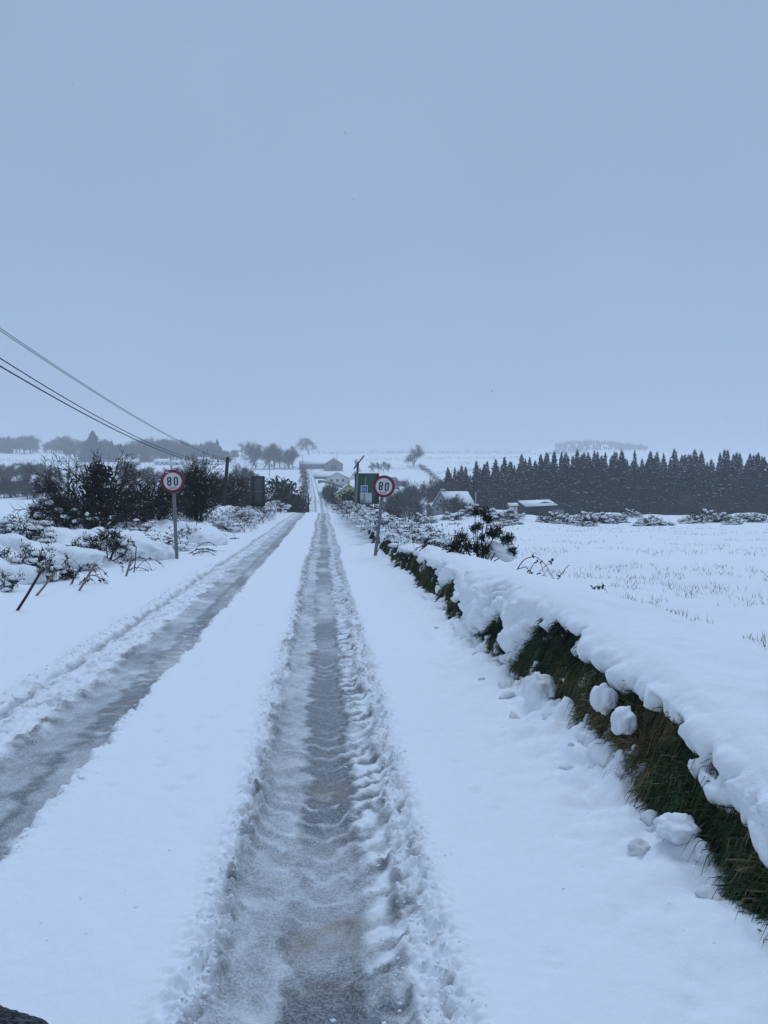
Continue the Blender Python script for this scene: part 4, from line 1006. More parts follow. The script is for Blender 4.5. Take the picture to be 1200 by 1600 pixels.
def scrub(seed, L0, w, h, n, snow_n, leaf=.10):
    """a run of snowed-up bramble hedge along local Y"""
    rng = np.random.default_rng(seed); st, lf, sn = MB(), MB(), MB()
    for k in range(n // 5):
        y = rng.uniform(0, L0); x = rng.normal() * w * .35; a = rng.random() * 6.283
        p0 = np.array([x, y, -.1]); p2 = p0 + np.array([math.cos(a) * w * .5, math.sin(a) * .5, h * rng.uniform(.3, 1.1)]); p1 = (p0 + p2) / 2 + np.array([0, 0, h * .35])
        st.tube([p0, p1, p2], [.010, .008, .004], 3, tone=float(rng.random()), cap=False)
    P = np.stack([rng.normal(size=n) * w * .4, rng.uniform(0, L0, n), np.abs(rng.normal(size=n)) * h * .42], 1)
    lf.leaves(P, rng.normal(size=(n, 3)), rng.uniform(.6, 1.4, n) * leaf, rng.uniform(.6, 1.2, n) * leaf * .5, rng.random(n), rng)
    V0, F0 = ICO[2]
    for k in range(snow_n):
        y = rng.uniform(0, L0); x = rng.normal() * w * .42; z = h * rng.uniform(.1, .75) * math.exp(-(x / w) ** 2 * 1.5); s = rng.uniform(.03, .13)
        sn.blob((x, y, z), (s * rng.uniform(.8, 2.2), s * rng.uniform(.8, 2.2), s * .55), rng, .8, 1 if s < .08 else 2)
    return [('stems', st.mesh('stems'), 'twig'), ('leaves', lf.mesh('leaves'), 'bramble_leaf'), ('snow', sn.mesh('snow'), 'snow')]
def scrub_at(name, mesh, X_, Y_, rz, label, s=1.0):
    o = thing_from(name, mesh, (X_, Y_, gz(X_, Y_) - .05), rz, s); return tag(o, label, 'hedge', 'snowed-up bramble hedges')
S1 = scrub(41, 9, .9, .5, 1500, 330)
S2 = scrub(42, 10, 1.3, .65, 1700, 420)
Xb = lambda Y: 1.95 + .02 * Y / 10
scrub_at('bramble_hedge', S1, 2.45, 17.5, -.02, 'snowed-up bramble topping the bank around the tilted sign pole', (.8, .9, .75))
scrub_at('bramble_hedge', S1, 2.2, 25.5, 0, 'snowed-up bramble on the bank between tilted sign and solar pole', (1.0, 1.15, .9))
scrub_at('bramble_hedge', S2, 2.05, 35.5, 0, 'snowed-up bramble on the bank at the solar pole foot', (.9, 1.0, .9))
scrub_at('bramble_hedge', S2, 2.1, 45.5, 0, 'snowed-up bramble on the bank beyond the solar pole', (1.0, 1.2, .9))
scrub_at('bramble_hedge', S2, 2.2, 57.5, 0, 'farthest snowed-up bramble on the bank, at the road brow', (1.0, 1.5, .9))
scrub_at('bramble_hedge', S2, -4.3, 33.0, .06, 'snowed-up scrub at the hedge foot below the telegraph pole', (.9, .9, .9))
scrub_at('bramble_hedge', S2, -4.3, 42.0, .03, 'snowed-up reddish scrub around the sign back leg', (1.0, 1.0, 1.25))
scrub_at('bramble_hedge', S2, -4.4, 52.0, .0, 'snowed-up scrub running up to the road brow', (1.1, 1.9, 1.0))
scrub_at('bramble_hedge', S1, -4.8, 21.5, .1, 'snowed-up bramble stretch just past the speed sign', (1.0, 1.1, .8))

# ------------------------------------------------------------------ plants on and beside the bank
def bank_gorse():
    rng = np.random.default_rng(51); st, lf, sn = MB(), MB(), MB()
    heads = [(.02, 0, .82, .11), (-.14, 0, .84, .06), (.10, .05, .72, .09), (-.08, 0, .60, .07), (-.17, 0, .56, .05), (.25, 0, .52, .13), (.14, 0, .47, .10), (.46, 0, .38, .11), (.38, 0, .36, .08), (.52, 0, .16, .09),
             (-.38, 0, .40, .15), (-.48, 0, .26, .12), (-.28, 0, .24, .13), (-.1, .05, .22, .12), (.05, 0, .20, .10), (-.55, 0, .14, .10), (-.02, 0, .40, .06)]
    for (x, y, z, r_) in heads:
        root = np.array([-.05 + .1 * rng.random(), 0, -.2]); c = np.array([x, y, z]); mid = (root + c) / 2 + np.array([-.05, 0, .03])
        st.tube([root, mid, c], [.014, .010, .006], 5, tone=.2, cap=False)
        n = int(3000 * r_); D = rng.normal(size=(n, 3)) + np.array([.25, 0, .5])
        lf.leaves(c + rng.normal(size=(n, 3)) * r_ * .42, D, rng.uniform(.04, .09, n), rng.uniform(.010, .020, n), np.clip(rng.random() * .8 + rng.normal(size=n) * .2, 0, 1), rng)
    for (x, y, z, r_) in ((.30, .05, .22, .17), (.42, .05, .10, .16), (-.45, .1, .34, .07), (.5, 0, .27, .06), (.12, .1, .10, .12), (.2, .1, .3, .08)):
        sn.blob((x, y, z), (r_ * 1.2, r_, r_ * .6), rng, .4, 3)
    return [('stem', st.mesh('stem'), 'bark'), ('foliage', lf.mesh('foliage'), 'gorse_leaf'), ('snow', sn.mesh('snow'), 'snow')]
place('gorse_bush', bank_gorse(), 754, 880, 13.2, 'tall ragged gorse bush standing on the snowy bank before the field', 'gorse', None, 0, 1.0, .02)
bramble([(800, 900, 838, 905, 10.5, .18, .0075), (808, 890, 868, 918, 10.2, .30, .0075), (858, 935, 886, 880, 9.6, .10, .008), (845, 912, 878, 928, 9.7, .09, .007), (826, 898, 852, 905, 10.3, .2, .006), (834, 905, 868, 880, 10.2, .02, .004)], 'arching bramble stems rising from the bank beside the gorse', 9, dens=.35)
bramble([(922, 928, 953, 935, 8.6, .11, .006)], 'single bent bramble stem poking from snow at the field edge', 10, dens=.5)
bramble([(640, 868, 690, 852, 15.5, .14, .008), (655, 862, 700, 862, 14.5, .18, .008), (690, 860, 720, 870, 14, .14, .008), (700, 872, 720, 850, 13.5, .05, .006), (660, 858, 668, 842, 15, .03, .006)], 'tangle of brown bramble between the tilted sign and gorse', 11, dens=2.2)
bramble([(590, 862, 612, 835, 18.5, .10, .008), (596, 858, 630, 852, 18.3, .15, .008)], 'dead bramble spray behind the tilted sign pole', 12, dens=1.2)
def weed(px0, py0, px1, py1, Y, label, twigs=2, r=.005):
    a = at(px0, py0, Y); b = at(px1, py1, Y); a[2] = gz(a[0], Y) - .03
    rg = np.random.default_rng(int(px0)); m = MB(); v = b - a
    m.tube([v * 0, v * .5 + rg.normal(size=3) * .006, v], [r, r * .9, r * .7], 5, tone=.2)
    for k in range(twigs):
        c = v * rg.uniform(.4, .95); e_ = c + np.array([rg.choice([-1, 1]) * rg.uniform(.01, .03), 0, rg.uniform(.0, .015)]) * (Y / 6)
        m.tube([c, e_], [r * .8, r * .7], 4, tone=.1)
    o = m.build('weed_stem', 'twig'); o.location = a
    return tag(o, label, 'weed', 'dead weed stems in the field snow')
weed(1177, 1072, 1175, 1048, 4.9, 'dark branched weed stem near the picture edge above the bank', 4, .004)
weed(1057, 994, 1052, 979, 6.6, 'thick dark stub poking from the field snow', 0, .006)
weed(1068, 997, 1074, 984, 6.5, 'thin stub beside the thick dark stub', 0, .004)
weed(1082, 1012, 1088, 1002, 6.1, 'short slanted stub below the two stubs', 0, .004)
weed(1099, 1006, 1102, 992, 6.3, 'faint short stalk right of the slanted stub', 1, .003)
weed(1186, 1035, 1176, 1030, 5.2, 'tiny bent twig above the branched weed', 0, .003)

# thin grass standing out of the field snow
rng = np.random.default_rng(61); mb = MB()
n = 26000
Yf = 4.8 * np.exp(rng.random(n) * 2.55); Xf = 2.9 + rng.random(n) * (Yf * .62 + 1)
dens = fbm(Xf / 2.2, Yf / 2.6, 62, 3) + .35 * vn(Xf / 11, Yf / 11, 63)
tuft = fbm(Xf * 2.0, Yf * 2.0, 64, 2)
ok = (dens > .06 - .22 * (1 - sst(7, 14, Yf))) & (tuft > .05) & (Xf < 70) & (Xf > 3.1 + .06 * np.abs(Yf - 6)); Xf, Yf = Xf[ok], Yf[ok]; n = len(Xf)
zz = base(Xf, Yf); inb = Xf < 7
zz[inb] = [gz(a, b) for a, b in zip(Xf[inb], Yf[inb])]
D = np.stack([rng.normal(size=n) * .35, rng.normal(size=n) * .35, np.ones(n)], 1)
mb.leaves(np.stack([Xf, Yf, zz - .02], 1), D, rng.uniform(.035, .12, n) * (1 + Yf / 80), .0030 + .00026 * Yf, rng.random(n), rng)
tag(mb.build('field_grass', 'field_grass'), 'sparse dead grass poking through the field snow', 'grass', kind='stuff')

# ------------------------------------------------------------------ the spruce plantation
def spruce_meshes(seed, H=17.0):
    rng = np.random.default_rng(seed); tr, cr, sn = MB(), MB(), MB()
    tr.tube([(0, 0, -.5), (rng.normal() * .1, rng.normal() * .1, H * .5), (rng.normal() * .12, rng.normal() * .12, H)], [.22, .13, .015], 6, tone=.3)
    z = H * .05; Rm = 3.0 * rng.uniform(.9, 1.1)
    lean = rng.normal(size=2) * .1
    while z < H * .985:
        f = z / H
        rad = Rm * (1 - f) ** .80 * (.55 + .45 * min(1, f / .12)) * rng.uniform(.78, 1.2) + .10
        nb = int(6 + 5 * (1 - f)); a0 = rng.random() * 6.283
        for k in range(nb):
            if rng.random() < .10: continue
            a = a0 + k / nb * 6.283 + rng.normal() * .25; L = rad * rng.uniform(.65, 1.2)
            u = np.array([math.cos(a), math.sin(a), 0]); s = np.array([-u[1], u[0], 0])
            lift = .35 * f + .12; p0 = np.array([lean[0] * f, lean[1] * f, z])
            P1 = p0 + u * L * .55 + np.array([0, 0, L * (lift - .10)]); P2 = p0 + u * L + np.array([0, 0, L * (lift - .30 * (1 - f) + .05)])
            w = .22 + .17 * L; hang = np.array([0, 0, -.34 - .14 * L]) * rng.uniform(.6, 1.3)
            V = [p0, P1 + s * w, P2, P1 - s * w, P1, P1 + s * w * .8 + hang, P1 - s * w * .8 + hang, P2 + hang * .55, P2 + s * w * .5 + u * .1, P2 - s * w * .5 + u * .1]
            cr.add(V, [[0, 1, 4], [0, 4, 3], [1, 8, 4], [4, 8, 2], [4, 2, 9], [3, 4, 9], [0, 4, 5], [0, 6, 4], [4, 2, 7], [4, 7, 5], [4, 6, 7]], float(np.clip(.2 + .5 * rng.random() + .25 * f, 0, 1)))
            if rng.random() < .28:
                q = .40 * w * rng.uniform(.7, 1.5); o = np.array([0, 0, .05])
                c = P1 + (P2 - P1) * rng.uniform(0, .8)
                sn.add([c - u * q * 2.2 + o, c + s * q * 1.9 + o, c + u * q * 2.4 + o - [0, 0, .05], c - s * q * 1.9 + o, c + np.array([0, 0, .15])], [[0, 1, 4], [1, 2, 4], [2, 3, 4], [3, 0, 4]])
        z += H * .026 * rng.uniform(.8, 1.25) * (1.1 - .35 * f)
    cr.leaves(np.array([[lean[0], lean[1], H * .97]] * 5), rng.normal(size=(5, 3)) * .5 + np.array([0, 0, 1.2]), .7, .12, .5, rng)
    return [('trunk', tr.mesh('trunk'), 'bark'), ('crown', cr.mesh('crown'), 'spruce_needle'), ('snow', sn.mesh('snow'), 'snow')]
SPR = [spruce_meshes(100 + k) for k in range(6)]
rng = np.random.default_rng(71)
sprs = []
def spruce(px, Y, s, sw=1.0):
    p = at(px, 800, Y); k = int(rng.integers(0, len(SPR)))
    e = thing_from('spruce_tree', SPR[k], (p[0], Y, terr(p[0], Y) - .1), rng.random() * 6.28, (s * sw, s * sw, s))
    tag(e, 'dark snow-flecked spruce in the dense plantation behind the field', 'tree', 'spruces of the plantation')
    sprs.append(e)
for row, (Y0, dpx, jit) in enumerate(((205, 12, 4), (212, 11, 5), (220, 11, 5), (229, 11, 5))):
    x = 700 + row * 6
    while x < 1240:
        grow_f = 0.80 + .20 * sst(690, 900, x)                      # lower where the wood begins
        spruce(x + rng.normal() * jit * .5, Y0 + rng.normal() * 2.5 + (1200 - x) * .02, float(grow_f) * rng.uniform(.78, 1.08) * (1.0 + .03 * row), rng.uniform(.7, 1.3))
        x += dpx * rng.uniform(.55, 1.35)

# ------------------------------------------------------------------ leafless trees and hedges of the valley
BT = [bare_tree_meshes(200 + k, 10, kids=(9, 6, 6, 4), spread=.60 + .05 * k, gain=.60, r=.20, tw=8, trunk=.55) for k in range(3)]
BS = [bare_tree_meshes(210 + k, 6, kids=(6, 5, 5, 3), spread=.8, gain=.62, r=.10, tw=6, trunk=.42, stems=3) for k in range(2)]
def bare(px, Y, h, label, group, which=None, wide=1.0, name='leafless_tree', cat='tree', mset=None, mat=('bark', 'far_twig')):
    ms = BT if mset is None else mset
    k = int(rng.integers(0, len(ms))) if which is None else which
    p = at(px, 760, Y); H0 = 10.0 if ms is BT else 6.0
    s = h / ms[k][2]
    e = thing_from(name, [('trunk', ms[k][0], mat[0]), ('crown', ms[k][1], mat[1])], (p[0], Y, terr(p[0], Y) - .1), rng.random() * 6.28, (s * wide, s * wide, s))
    return tag(e, label, cat, group)
# trees beside the spruces, centre
for px, Y, h in ((655, 214, 9.5), (668, 219, 10), (680, 212, 9), (690, 208, 9.5), (640, 222, 8), (700, 216, 10)):
    bare(px, Y, h, 'slender leafless tree at the edge of the spruce plantation', 'leafless trees beside the plantation')
for px, Y, h in ((622, 190, 7.5), (612, 196, 6.5), (650, 185, 5)):
    k = 2.2
    e = place('evergreen_bush', E2, px, 790, Y, 'dark evergreen tree behind the tilted speed sign', 'tree', 'evergreens behind the speed sign', rng.random() * 6, (h / 3.2, h / 3.2, h / 3.0), .1, zfix=terr(at(px, 790, Y)[0], Y))
# the lone round tree high on the far hill
bare(645, 640, 17, 'lone round leafless tree on the far snowy hillside', None, 1, 1.05)
bare(637, 640, 10, 'smaller leafless tree touching the lone round tree', None, 0, 1.1)
for px in (585, 592, 599, 606):
    bare(px, 560, 8 + rng.normal(), 'small bush-like leafless tree in the row on the far field', 'row of small trees on the far field', None, .8)
# woods on the far rise, left-hand side
def far_conifer(px, Y, h, w=1.3):
    p = at(px, 740, Y); k = int(rng.integers(0, len(SPR))); s = h / 17
    e = thing_from('far_conifer', SPR[k][:2], (p[0], Y, terr(p[0], Y)), rng.random() * 6, (s * w * 1.25, s * w * 1.25, s))
    return tag(e, 'hazy conifer among the woods on the far rise', 'tree', 'woods on the far rise')
for (x0, x1, n, Y, h, con) in ((-20, 125, 34, 950, 19, .22), (115, 300, 46, 800, 19, .14), (225, 345, 24, 830, 20, .30), (300, 372, 14, 780, 13, .15)):
    for k in range(n):
        px = x0 + (x1 - x0) * (k + rng.random()) / n; hh = h * rng.uniform(.62, 1.12); yy = Y + rng.normal() * 22
        if rng.random() < con: far_conifer(px, yy, hh)
        else: bare(px, yy, hh, 'hazy leafless tree in the woods on the far rise', 'woods on the far rise', None, 1.15)
far_conifer(146, 760, 30, 2.0)['label'] = 'tallest and broadest hazy tree rising above the far woods'
far_conifer(141, 768, 24, 1.8)['label'] = 'hazy conifer at the shoulder of the tallest tree in the far woods'
for px, h in ((392, 21), (400, 23), (411, 20), (420, 22), (428, 19), (438, 17), (450, 19), (458, 17), (445, 13)):
    bare(px, 620 + rng.normal() * 8, h * .92, 'hazy tall leafless tree in the clump left of the far road', 'tree clump by the far road', None, 1.0)
bare(483, 900, 19, 'faint rounded tree on the skyline above the far farm', None, 2, 1.3)
# dark copse, left-hand side
for k in range(10):
    px = -2 + k * 10.5 + rng.normal() * 2
    bare(px, 300 + rng.normal() * 6, 8.0 * (1 - .55 * (abs(px - 45) / 70) ** 2), 'leafless tree of the dark domed copse at the picture edge', 'dark domed copse', None, 1.2, mat=('bark', 'twig'))
for k in range(10):
    px = -6 + k * 10 + rng.normal() * 2
    bare(px, 214 + rng.normal() * 4, 5.2 * rng.uniform(.8, 1.15), 'frosty leafless shrub tree in the field hedge below the copse', 'shrub trees of the field hedge', None, 1.05, mset=BS)
for px, h in ((192, 5), (205, 8), (212, 7.5), (232, 6), (240, 6.5), (251, 5), (278, 7)):
    bare(px, 290 + rng.normal() * 5, h, 'rounded dark bush in the hedge behind the thorn tree', 'rounded bushes behind the thorn tree', None, 1.25, mset=BS, mat=('bark', 'twig'))
for px, h in ((380, 9), (386, 10.5), (392, 8), (374, 6)):
    bare(px, 262, h * .75, 'dark tree between telegraph pole and sign back', 'dark trees between pole and sign back', None, 1.3, mat=('bark', 'twig'))

def hedge(pts, h, w, label, dens=5.0, leaf=.55, mat='hedge_leaf', snowf=.05, name='hedge', group='field hedges'):
    """clipped field hedge along a line of ground points (x, y)"""
    rg = np.random.default_rng(int(abs(pts[0][0] * 7 + pts[0][1] * 13)))
    lf, sn, st = MB(), MB(), MB(); P = np.array(pts, float)
    seg = np.hypot(*(np.diff(P, axis=0).T)); L = seg.sum(); n = int(L * dens)
    s = rg.random(n) * L; cs = np.concatenate([[0], np.cumsum(seg)])
    x = np.interp(s, cs, P[:, 0]) + rg.normal(size=n) * w * .35; y = np.interp(s, cs, P[:, 1]) + rg.normal(size=n) * w * .35
    prof = h * (1 + .35 * fbm(s / (h * 2.5), s * 0, 95, 3))
    z = base(x, y) + prof * rg.random(n) ** .8
    c0 = np.array([P[0, 0], P[0, 1], terr(P[0, 0], P[0, 1])])
    Q = np.stack([x, y, z], 1) - c0
    lf.leaves(Q, rg.normal(size=(n, 3)) + np.array([0, 0, .4]), rg.uniform(.6, 1.5, n) * leaf, rg.uniform(.5, 1.0, n) * leaf * .6, rg.random(n), rg)
    D = np.tile([0, 0, 1.0], (n, 1)); snow_dabs(sn, Q[z - base(x, y) > .45 * h], D[:1].repeat((z - base(x, y) > .45 * h).sum(), 0), snowf, leaf * .35, rg)
    for k in range(int(L * .35)):
        i = rg.integers(0, n); st.tube([np.array([Q[i, 0], Q[i, 1], base(x[i], y[i]) - c0[2] - .1]), Q[i] + np.array([0, 0, .2])], [.05, .02], 3, tone=.4, cap=False)
    e = empty(name, c0)
    lf.build('foliage', mat, e); st.build('stems', 'twig', e); sn.build('snow', 'snow', e)
    return tag(e, label, 'hedge', group)
def gp(px, Y): p = at(px, 760, Y); return (p[0], Y)
# hedges lining the far road
hedge([(-5.2, 95), (-5.6, 130), (-5.8, 175)], 4.6, 3.2, 'tall dark hedge hugging the road past the brow, telegraph-pole side', 110, .50, 'evergreen_leaf', .002)
hedge([(-9.5, 100), (-13, 120), (-15, 150)], 4.8, 4.0, 'dark thicket behind the tall roadside hedge', 110, .50, 'evergreen_leaf', .002)
hedge([(-5.4, 180), (-6.1, 250), (-7.7, 330)], 3.0, 2.0, 'brown hedge climbing beside the far road, lower stretch', 9, .5)
hedge([(-8, 335), (-11, 450), (-16, 600)], 4.2, 2.8, 'brown hedge climbing beside the far road, upper stretch', 7, .7)
hedge([(3.4, 96), (4.6, 130), (5.0, 170)], 3.4, 2.4, 'dark roadside hedge past the brow on the yellow house side', 80, .45, 'evergreen_leaf', .002)
hedge([(8, 112), (13, 135), (18, 150)], 3.4, 4.0, 'brown thicket before the yellow house', 40, .34, 'bramble_leaf', .003)
hedge([(2.9, 240), (1.6, 330)], 2.4, 1.6, 'thin hedge beside the far road above the yellow house', 6, .45)
for px, Y, h in ((512, 240, 5.6), (519, 232, 6.6), (526, 222, 6.2), (509, 262, 4.5), (537, 190, 3.6), (547, 188, 3.2), (530, 186, 3.0)):
    place('evergreen_bush', E2, px, 790, Y, 'dark roadside evergreen in front of the yellow house', 'tree', 'evergreens before the yellow house', rng.random() * 6, (h / 3.4, h / 3.4, h / 3.0), .1, zfix=terr(at(px, 790, Y)[0], Y))
# field hedges
hedge([gp(-30, 305), gp(120, 305)], 2.0, 1.8, 'dark hedge under the domed copse', 9, .5)
hedge([gp(-30, 216), gp(90, 214)], 1.6, 1.6, 'low dark hedge below the frosty shrub trees', 12, .4)
hedge([gp(180, 295), gp(300, 280)], 2.4, 2.0, 'field hedge behind the thorn tree', 9, .5)
hedge([gp(365, 262), gp(400, 255), gp(440, 240)], 2.4, 2.0, 'field hedge between telegraph pole and brow thicket', 9, .5)
hedge([gp(-40, 715), gp(120, 720), gp(300, 715)], 3.6, 3, 'long hazy hedge at the foot of the far woods', 4, .9)
hedge([gp(300, 705), gp(380, 690), gp(470, 600)], 2.6, 2.4, 'hazy hedge at the top of the open field', 4, .8)
hedge([gp(560, 575), gp(640, 600), gp(668, 560)], 1.6, 1.5, 'thin hedge under the row of small trees on the far field', 3.0, .7)
hedge([gp(655, 630), gp(672, 520), gp(690, 420)], 2.8, 2.6, 'hedge running down the far hillside from the lone tree', 5, .8)
hedge([gp(490, 1020), gp(600, 1030), gp(720, 1040), gp(830, 1060)], 4.2, 4, 'faint dark hedge along the skyline', 2.6, 1.5)
hedge([gp(556, 770), gp(640, 790), gp(760, 800), gp(830, 820)], 2.2, 2, 'hazy hedge line across the upper far field', 3, .9)
hedge([gp(672, 520), gp(740, 560), gp(800, 570)], 2.0, 2, 'hedge line in the far field above the first spruces', 3, .8)
hedge([gp(548, 480), gp(560, 560), gp(556, 770)], 2.2, 2, 'hedge climbing the far field behind the bungalow', 3, .8)
hedge([gp(700, 660), gp(740, 655)], 1.8, 2, 'short hedge patch on the hillside above the spruces', 2.6, .8)
hedge([gp(600, 185), gp(640, 190), gp(690, 205)], 3.0, 3.0, 'dark brown thicket at the foot of the leafless trees', 12, .42, 'bramble_leaf', .02)
hedge([gp(745, 200), gp(800, 200)], 2.6, 2.5, 'brown thicket between the cottage and the barn', 10, .42, 'bramble_leaf', .02)
hedge([gp(880, 188), gp(935, 190)], 2.6, 2.5, 'pale green hedge just beyond the barn', 14, .4, 'evergreen_leaf', .01)
# distant forestry on the skyline, beyond counting
mb = MB(); rg = np.random.default_rng(77)
for (x0, x1, Y, h, n) in ((815, 872, 1750, 22, 60), (868, 1012, 2000, 14, 520)):
    for k in range(n):
        px = x0 + (x1 - x0) * rg.random(); yy = Y + (rg.normal() * 20 if h > 20 else rg.uniform(-160, 110)); p = at(px, 700, yy); zz = terr(p[0], yy); hh = h * rg.uniform(.6, 1.1)
        for q in range(5):
            f = q / 5; r_ = 5.5 * (1 - f) * hh / 24; th = np.arange(6) / 6 * 6.283 + rg.random()
            V = np.concatenate([np.stack([p[0] + np.cos(th) * r_, yy + np.sin(th) * r_, np.full(6, zz + hh * (.1 + .75 * f))], 1), [[p[0], yy, zz + hh * (.45 + .6 * f)]]])
            i = np.arange(6); mb.add(V, np.stack([i, (i + 1) % 6, np.full(6, 6)], 1))
tag(mb.build('distant_forest', 'spruce_needle'), 'faint distant forestry on the hazy skyline', 'forest', kind='stuff')

# scrub on the grown-over boundary across the right-hand field
GB = [gorse_meshes(80 + k, .9, 1.1, 12, .20, .22, 34, .75) for k in range(3)]
for px, py, Y, s, lab in ((660, 815, 79, 1.1, 'snow-dotted scrub before the cottage'), (705, 812, 80, 1.0, 'snow-dotted scrub under the cottage wall'), (727, 800, 82, 1.0, 'scrub crowning the snow hump before the spruces'), (748, 800, 82, 1.1, 'scrub on the shoulder of the snow hump'),
        (786, 812, 77, 1.3, 'dark scrub between gorse top and barn'), (800, 812, 78, .9, 'small scrub before the barn posts'), (866, 822, 77, 1.2, 'snow-dotted scrub before the barn wall'), (880, 820, 77, 1.1, 'snow-dotted scrub just past the barn'), (897, 820, 78, .9, 'small scrub past the barn'),
        (925, 822, 77, 1.4, 'broad dark scrub in the boundary beyond the stubble'), (945, 824, 76, 1.3, 'broad scrub right of the broadest one'), (962, 820, 78, 1.0, 'low scrub patch before the spruces'), (985, 814, 82, .8, 'tall thin scrub tuft before the spruces'), (1018, 828, 75, .9, 'faint low scrub in mid boundary'),
        (1075, 828, 75, .8, 'faint scrub tuft before a frosted bush'), (1108, 820, 78, 1.4, 'darkest gorse clump in the far boundary'), (1130, 826, 77, 1.1, 'gorse beside the darkest clump'), (1165, 822, 78, 1.2, 'gorse clump near the picture edge in the boundary'), (1190, 822, 77, 1.0, 'last gorse clump at the picture edge')):
    k = int(rng.integers(0, 3)); p = at(px, py, Y)
    tag(thing_from('gorse_bush', GB[k], (p[0], Y, terr(p[0], Y) - .12), rng.random() * 6, (s * 1.2, s * 1.2, s * 1.05)), lab, 'gorse', 'scrub in the far field boundary')
for k in range(24):
    Y = rng.uniform(60, 77); px = rng.uniform(640, 1200); p = at(px, 820, Y); s = rng.uniform(.35, .75)
    tag(thing_from('gorse_bush', GB[k % 3], (p[0], Y, terr(p[0], Y) - .10), rng.random() * 6, (s * 1.4, s * 1.3, s * .7)), 'low snow-covered tuft of scrub scattered before the far field boundary', 'gorse', 'low tufts before the far boundary')
bare(1112, 196, 3.6, 'frosted leafless bush at the plantation foot', None, 0, 1.5, 'leafless_bush', 'bush', BS)
bare(1075, 198, 7, 'leafless tree standing before the spruce wall', None, 1, .8)

# ------------------------------------------------------------------ buildings
def gable(name, px, Y, w, d, hw, hr, rz, label, wall='wall_white', roof='slate', snow_roof=True, wins=(), doors=(), chim=(), cat='house', dz=0.0, z=None, porch=False):
    p = at(px, 760, Y); zb = (terr(p[0], Y) if z is None else z) + dz
    e = empty(name, (p[0], Y, zb), rz); tag(e, label, cat)
    V = np.array([[-w/2, -d/2, -.6], [w/2, -d/2, -.6], [w/2, d/2, -.6], [-w/2, d/2, -.6], [-w/2, -d/2, hw], [w/2, -d/2, hw], [w/2, d/2, hw], [-w/2, d/2, hw], [-w/2, 0, hw + hr], [w/2, 0, hw + hr]])
    m = MB(); m.add(V, [[0, 1, 5, 4], [2, 3, 7, 6], [1, 2, 6, 5], [3, 0, 4, 7]]); m.f3.append(np.array([[5, 6, 9], [7, 4, 8]])); m.build('wall', wall, e)
    ov = .35; sl = math.atan2(hr, d / 2); Ls = math.hypot(hr, d / 2) + ov
    for s in (-1, 1):
        rot = np.array(Matrix.Rotation(-s * sl, 3, 'X')); n_ = np.array([0, s * math.sin(sl), math.cos(sl)])
        mid = np.array([0, s * (d / 4 + ov * .5 * math.cos(sl)), hw + hr / 2 - ov * .5 * math.sin(sl)])
        rf = MB().box(mid + n_ * .08, (w + 2 * .25, Ls, .14), rot).build('roof_slope', roof, e)
        if snow_roof: MB().box(mid + n_ * .24, (w + 2 * .25 - .12, Ls - .1, .18), rot).build('roof_snow', 'far_snow', e)
    for (face, u, z0, ww, hh) in wins:
        if face in 'fb':
            sg = -1 if face == 'f' else 1; c = (u, sg * (d / 2 + .01), z0 + hh / 2); sz = (ww, .06, hh); c2 = (u, sg * (d / 2 + .03), z0 + hh / 2); sz2 = (ww + .24, .05, hh + .24)
        else:
            sg = -1 if face == 'l' else 1; c = (sg * (w / 2 + .01), u, z0 + hh / 2); sz = (.06, ww, hh); c2 = (sg * (w / 2 + .03), u, z0 + hh / 2); sz2 = (.05, ww + .24, hh + .24)
        wd = MB().box(c, np.array(sz2) * np.array([1, 1, 1]) - (np.array([0, .0, 0])), None).build('window', 'frame_white', e)
        MB().box(np.array(c) + (np.array([0, sg * .04, 0]) if face in 'fb' else np.array([sg * .04, 0, 0])), sz).build('pane', 'window_glass', wd)
    for (face, u, ww, hh, mt) in doors:
        if face in 'fb': sg = -1 if face == 'f' else 1; MB().box((u, sg * (d / 2 + .02), hh / 2), (ww, .08, hh)).build('door', mt, e)
        else: sg = -1 if face == 'l' else 1; MB().box((sg * (w / 2 + .02), u, hh / 2), (.08, ww, hh)).build('door', mt, e)
    for (u, hc) in chim:
        c = MB().box((u, 0, hw + hr + hc / 2 - .3), (.7, .6, hc + .6)).build('chimney', wall, e)
        MB().box((u, 0, hw + hr + hc + .07), (.85, .75, .14)).build('chimney_cap', 'far_snow', c)
    return e
# cottage before the spruces
gable('cottage', 709, 178, 7.5, 6.0, 1.7, 3.2, R(28), 'snow-roofed cottage half hidden by a bush before the spruces', 'wall_grey', 'slate', True,
      (('l', -1.2, .5, .9, 1.0), ('l', 1.2, .5, .9, 1.0), ('f', 0, .5, 1.0, .9), ('l', 0, 2.4, .8, .9)), (('f', -2.4, .95, 1.6, 'door_paint'),), ((-3.2, .6),), dz=1.0)
bare(721, 168, 5.0, 'round dark bush in front of the snow-roofed cottage', None, 1, 1.5, 'leafless_bush', 'bush', BS, ('bark', 'twig'))
gable('outhouse', 683, 182, 4.0, 3.0, 1.6, 1.0, R(20), 'small snowy outhouse beside the cottage gable', 'wall_stone', 'slate', True, (), (('l', 0, .9, 1.5, 'door_paint'),), cat='shed', dz=.6)
p = at(743.5, 790, 172); mz = at(743.5, 770, 172)[2]
e = empty('flag_mast', (p[0], 172, terr(p[0], 172))); tag(e, 'thin pale mast between the cottage bush and spruces', 'mast')
MB().tube([(0, 0, -.2), (0, 0, mz - terr(p[0], 172))], .07, 6).build('shaft', 'frame_white', e); MB().tube([(0, 0, mz - terr(p[0], 172)), (0, 0, mz - terr(p[0], 172) + .12)], .1, 6).build('cap', 'frame_white', e)
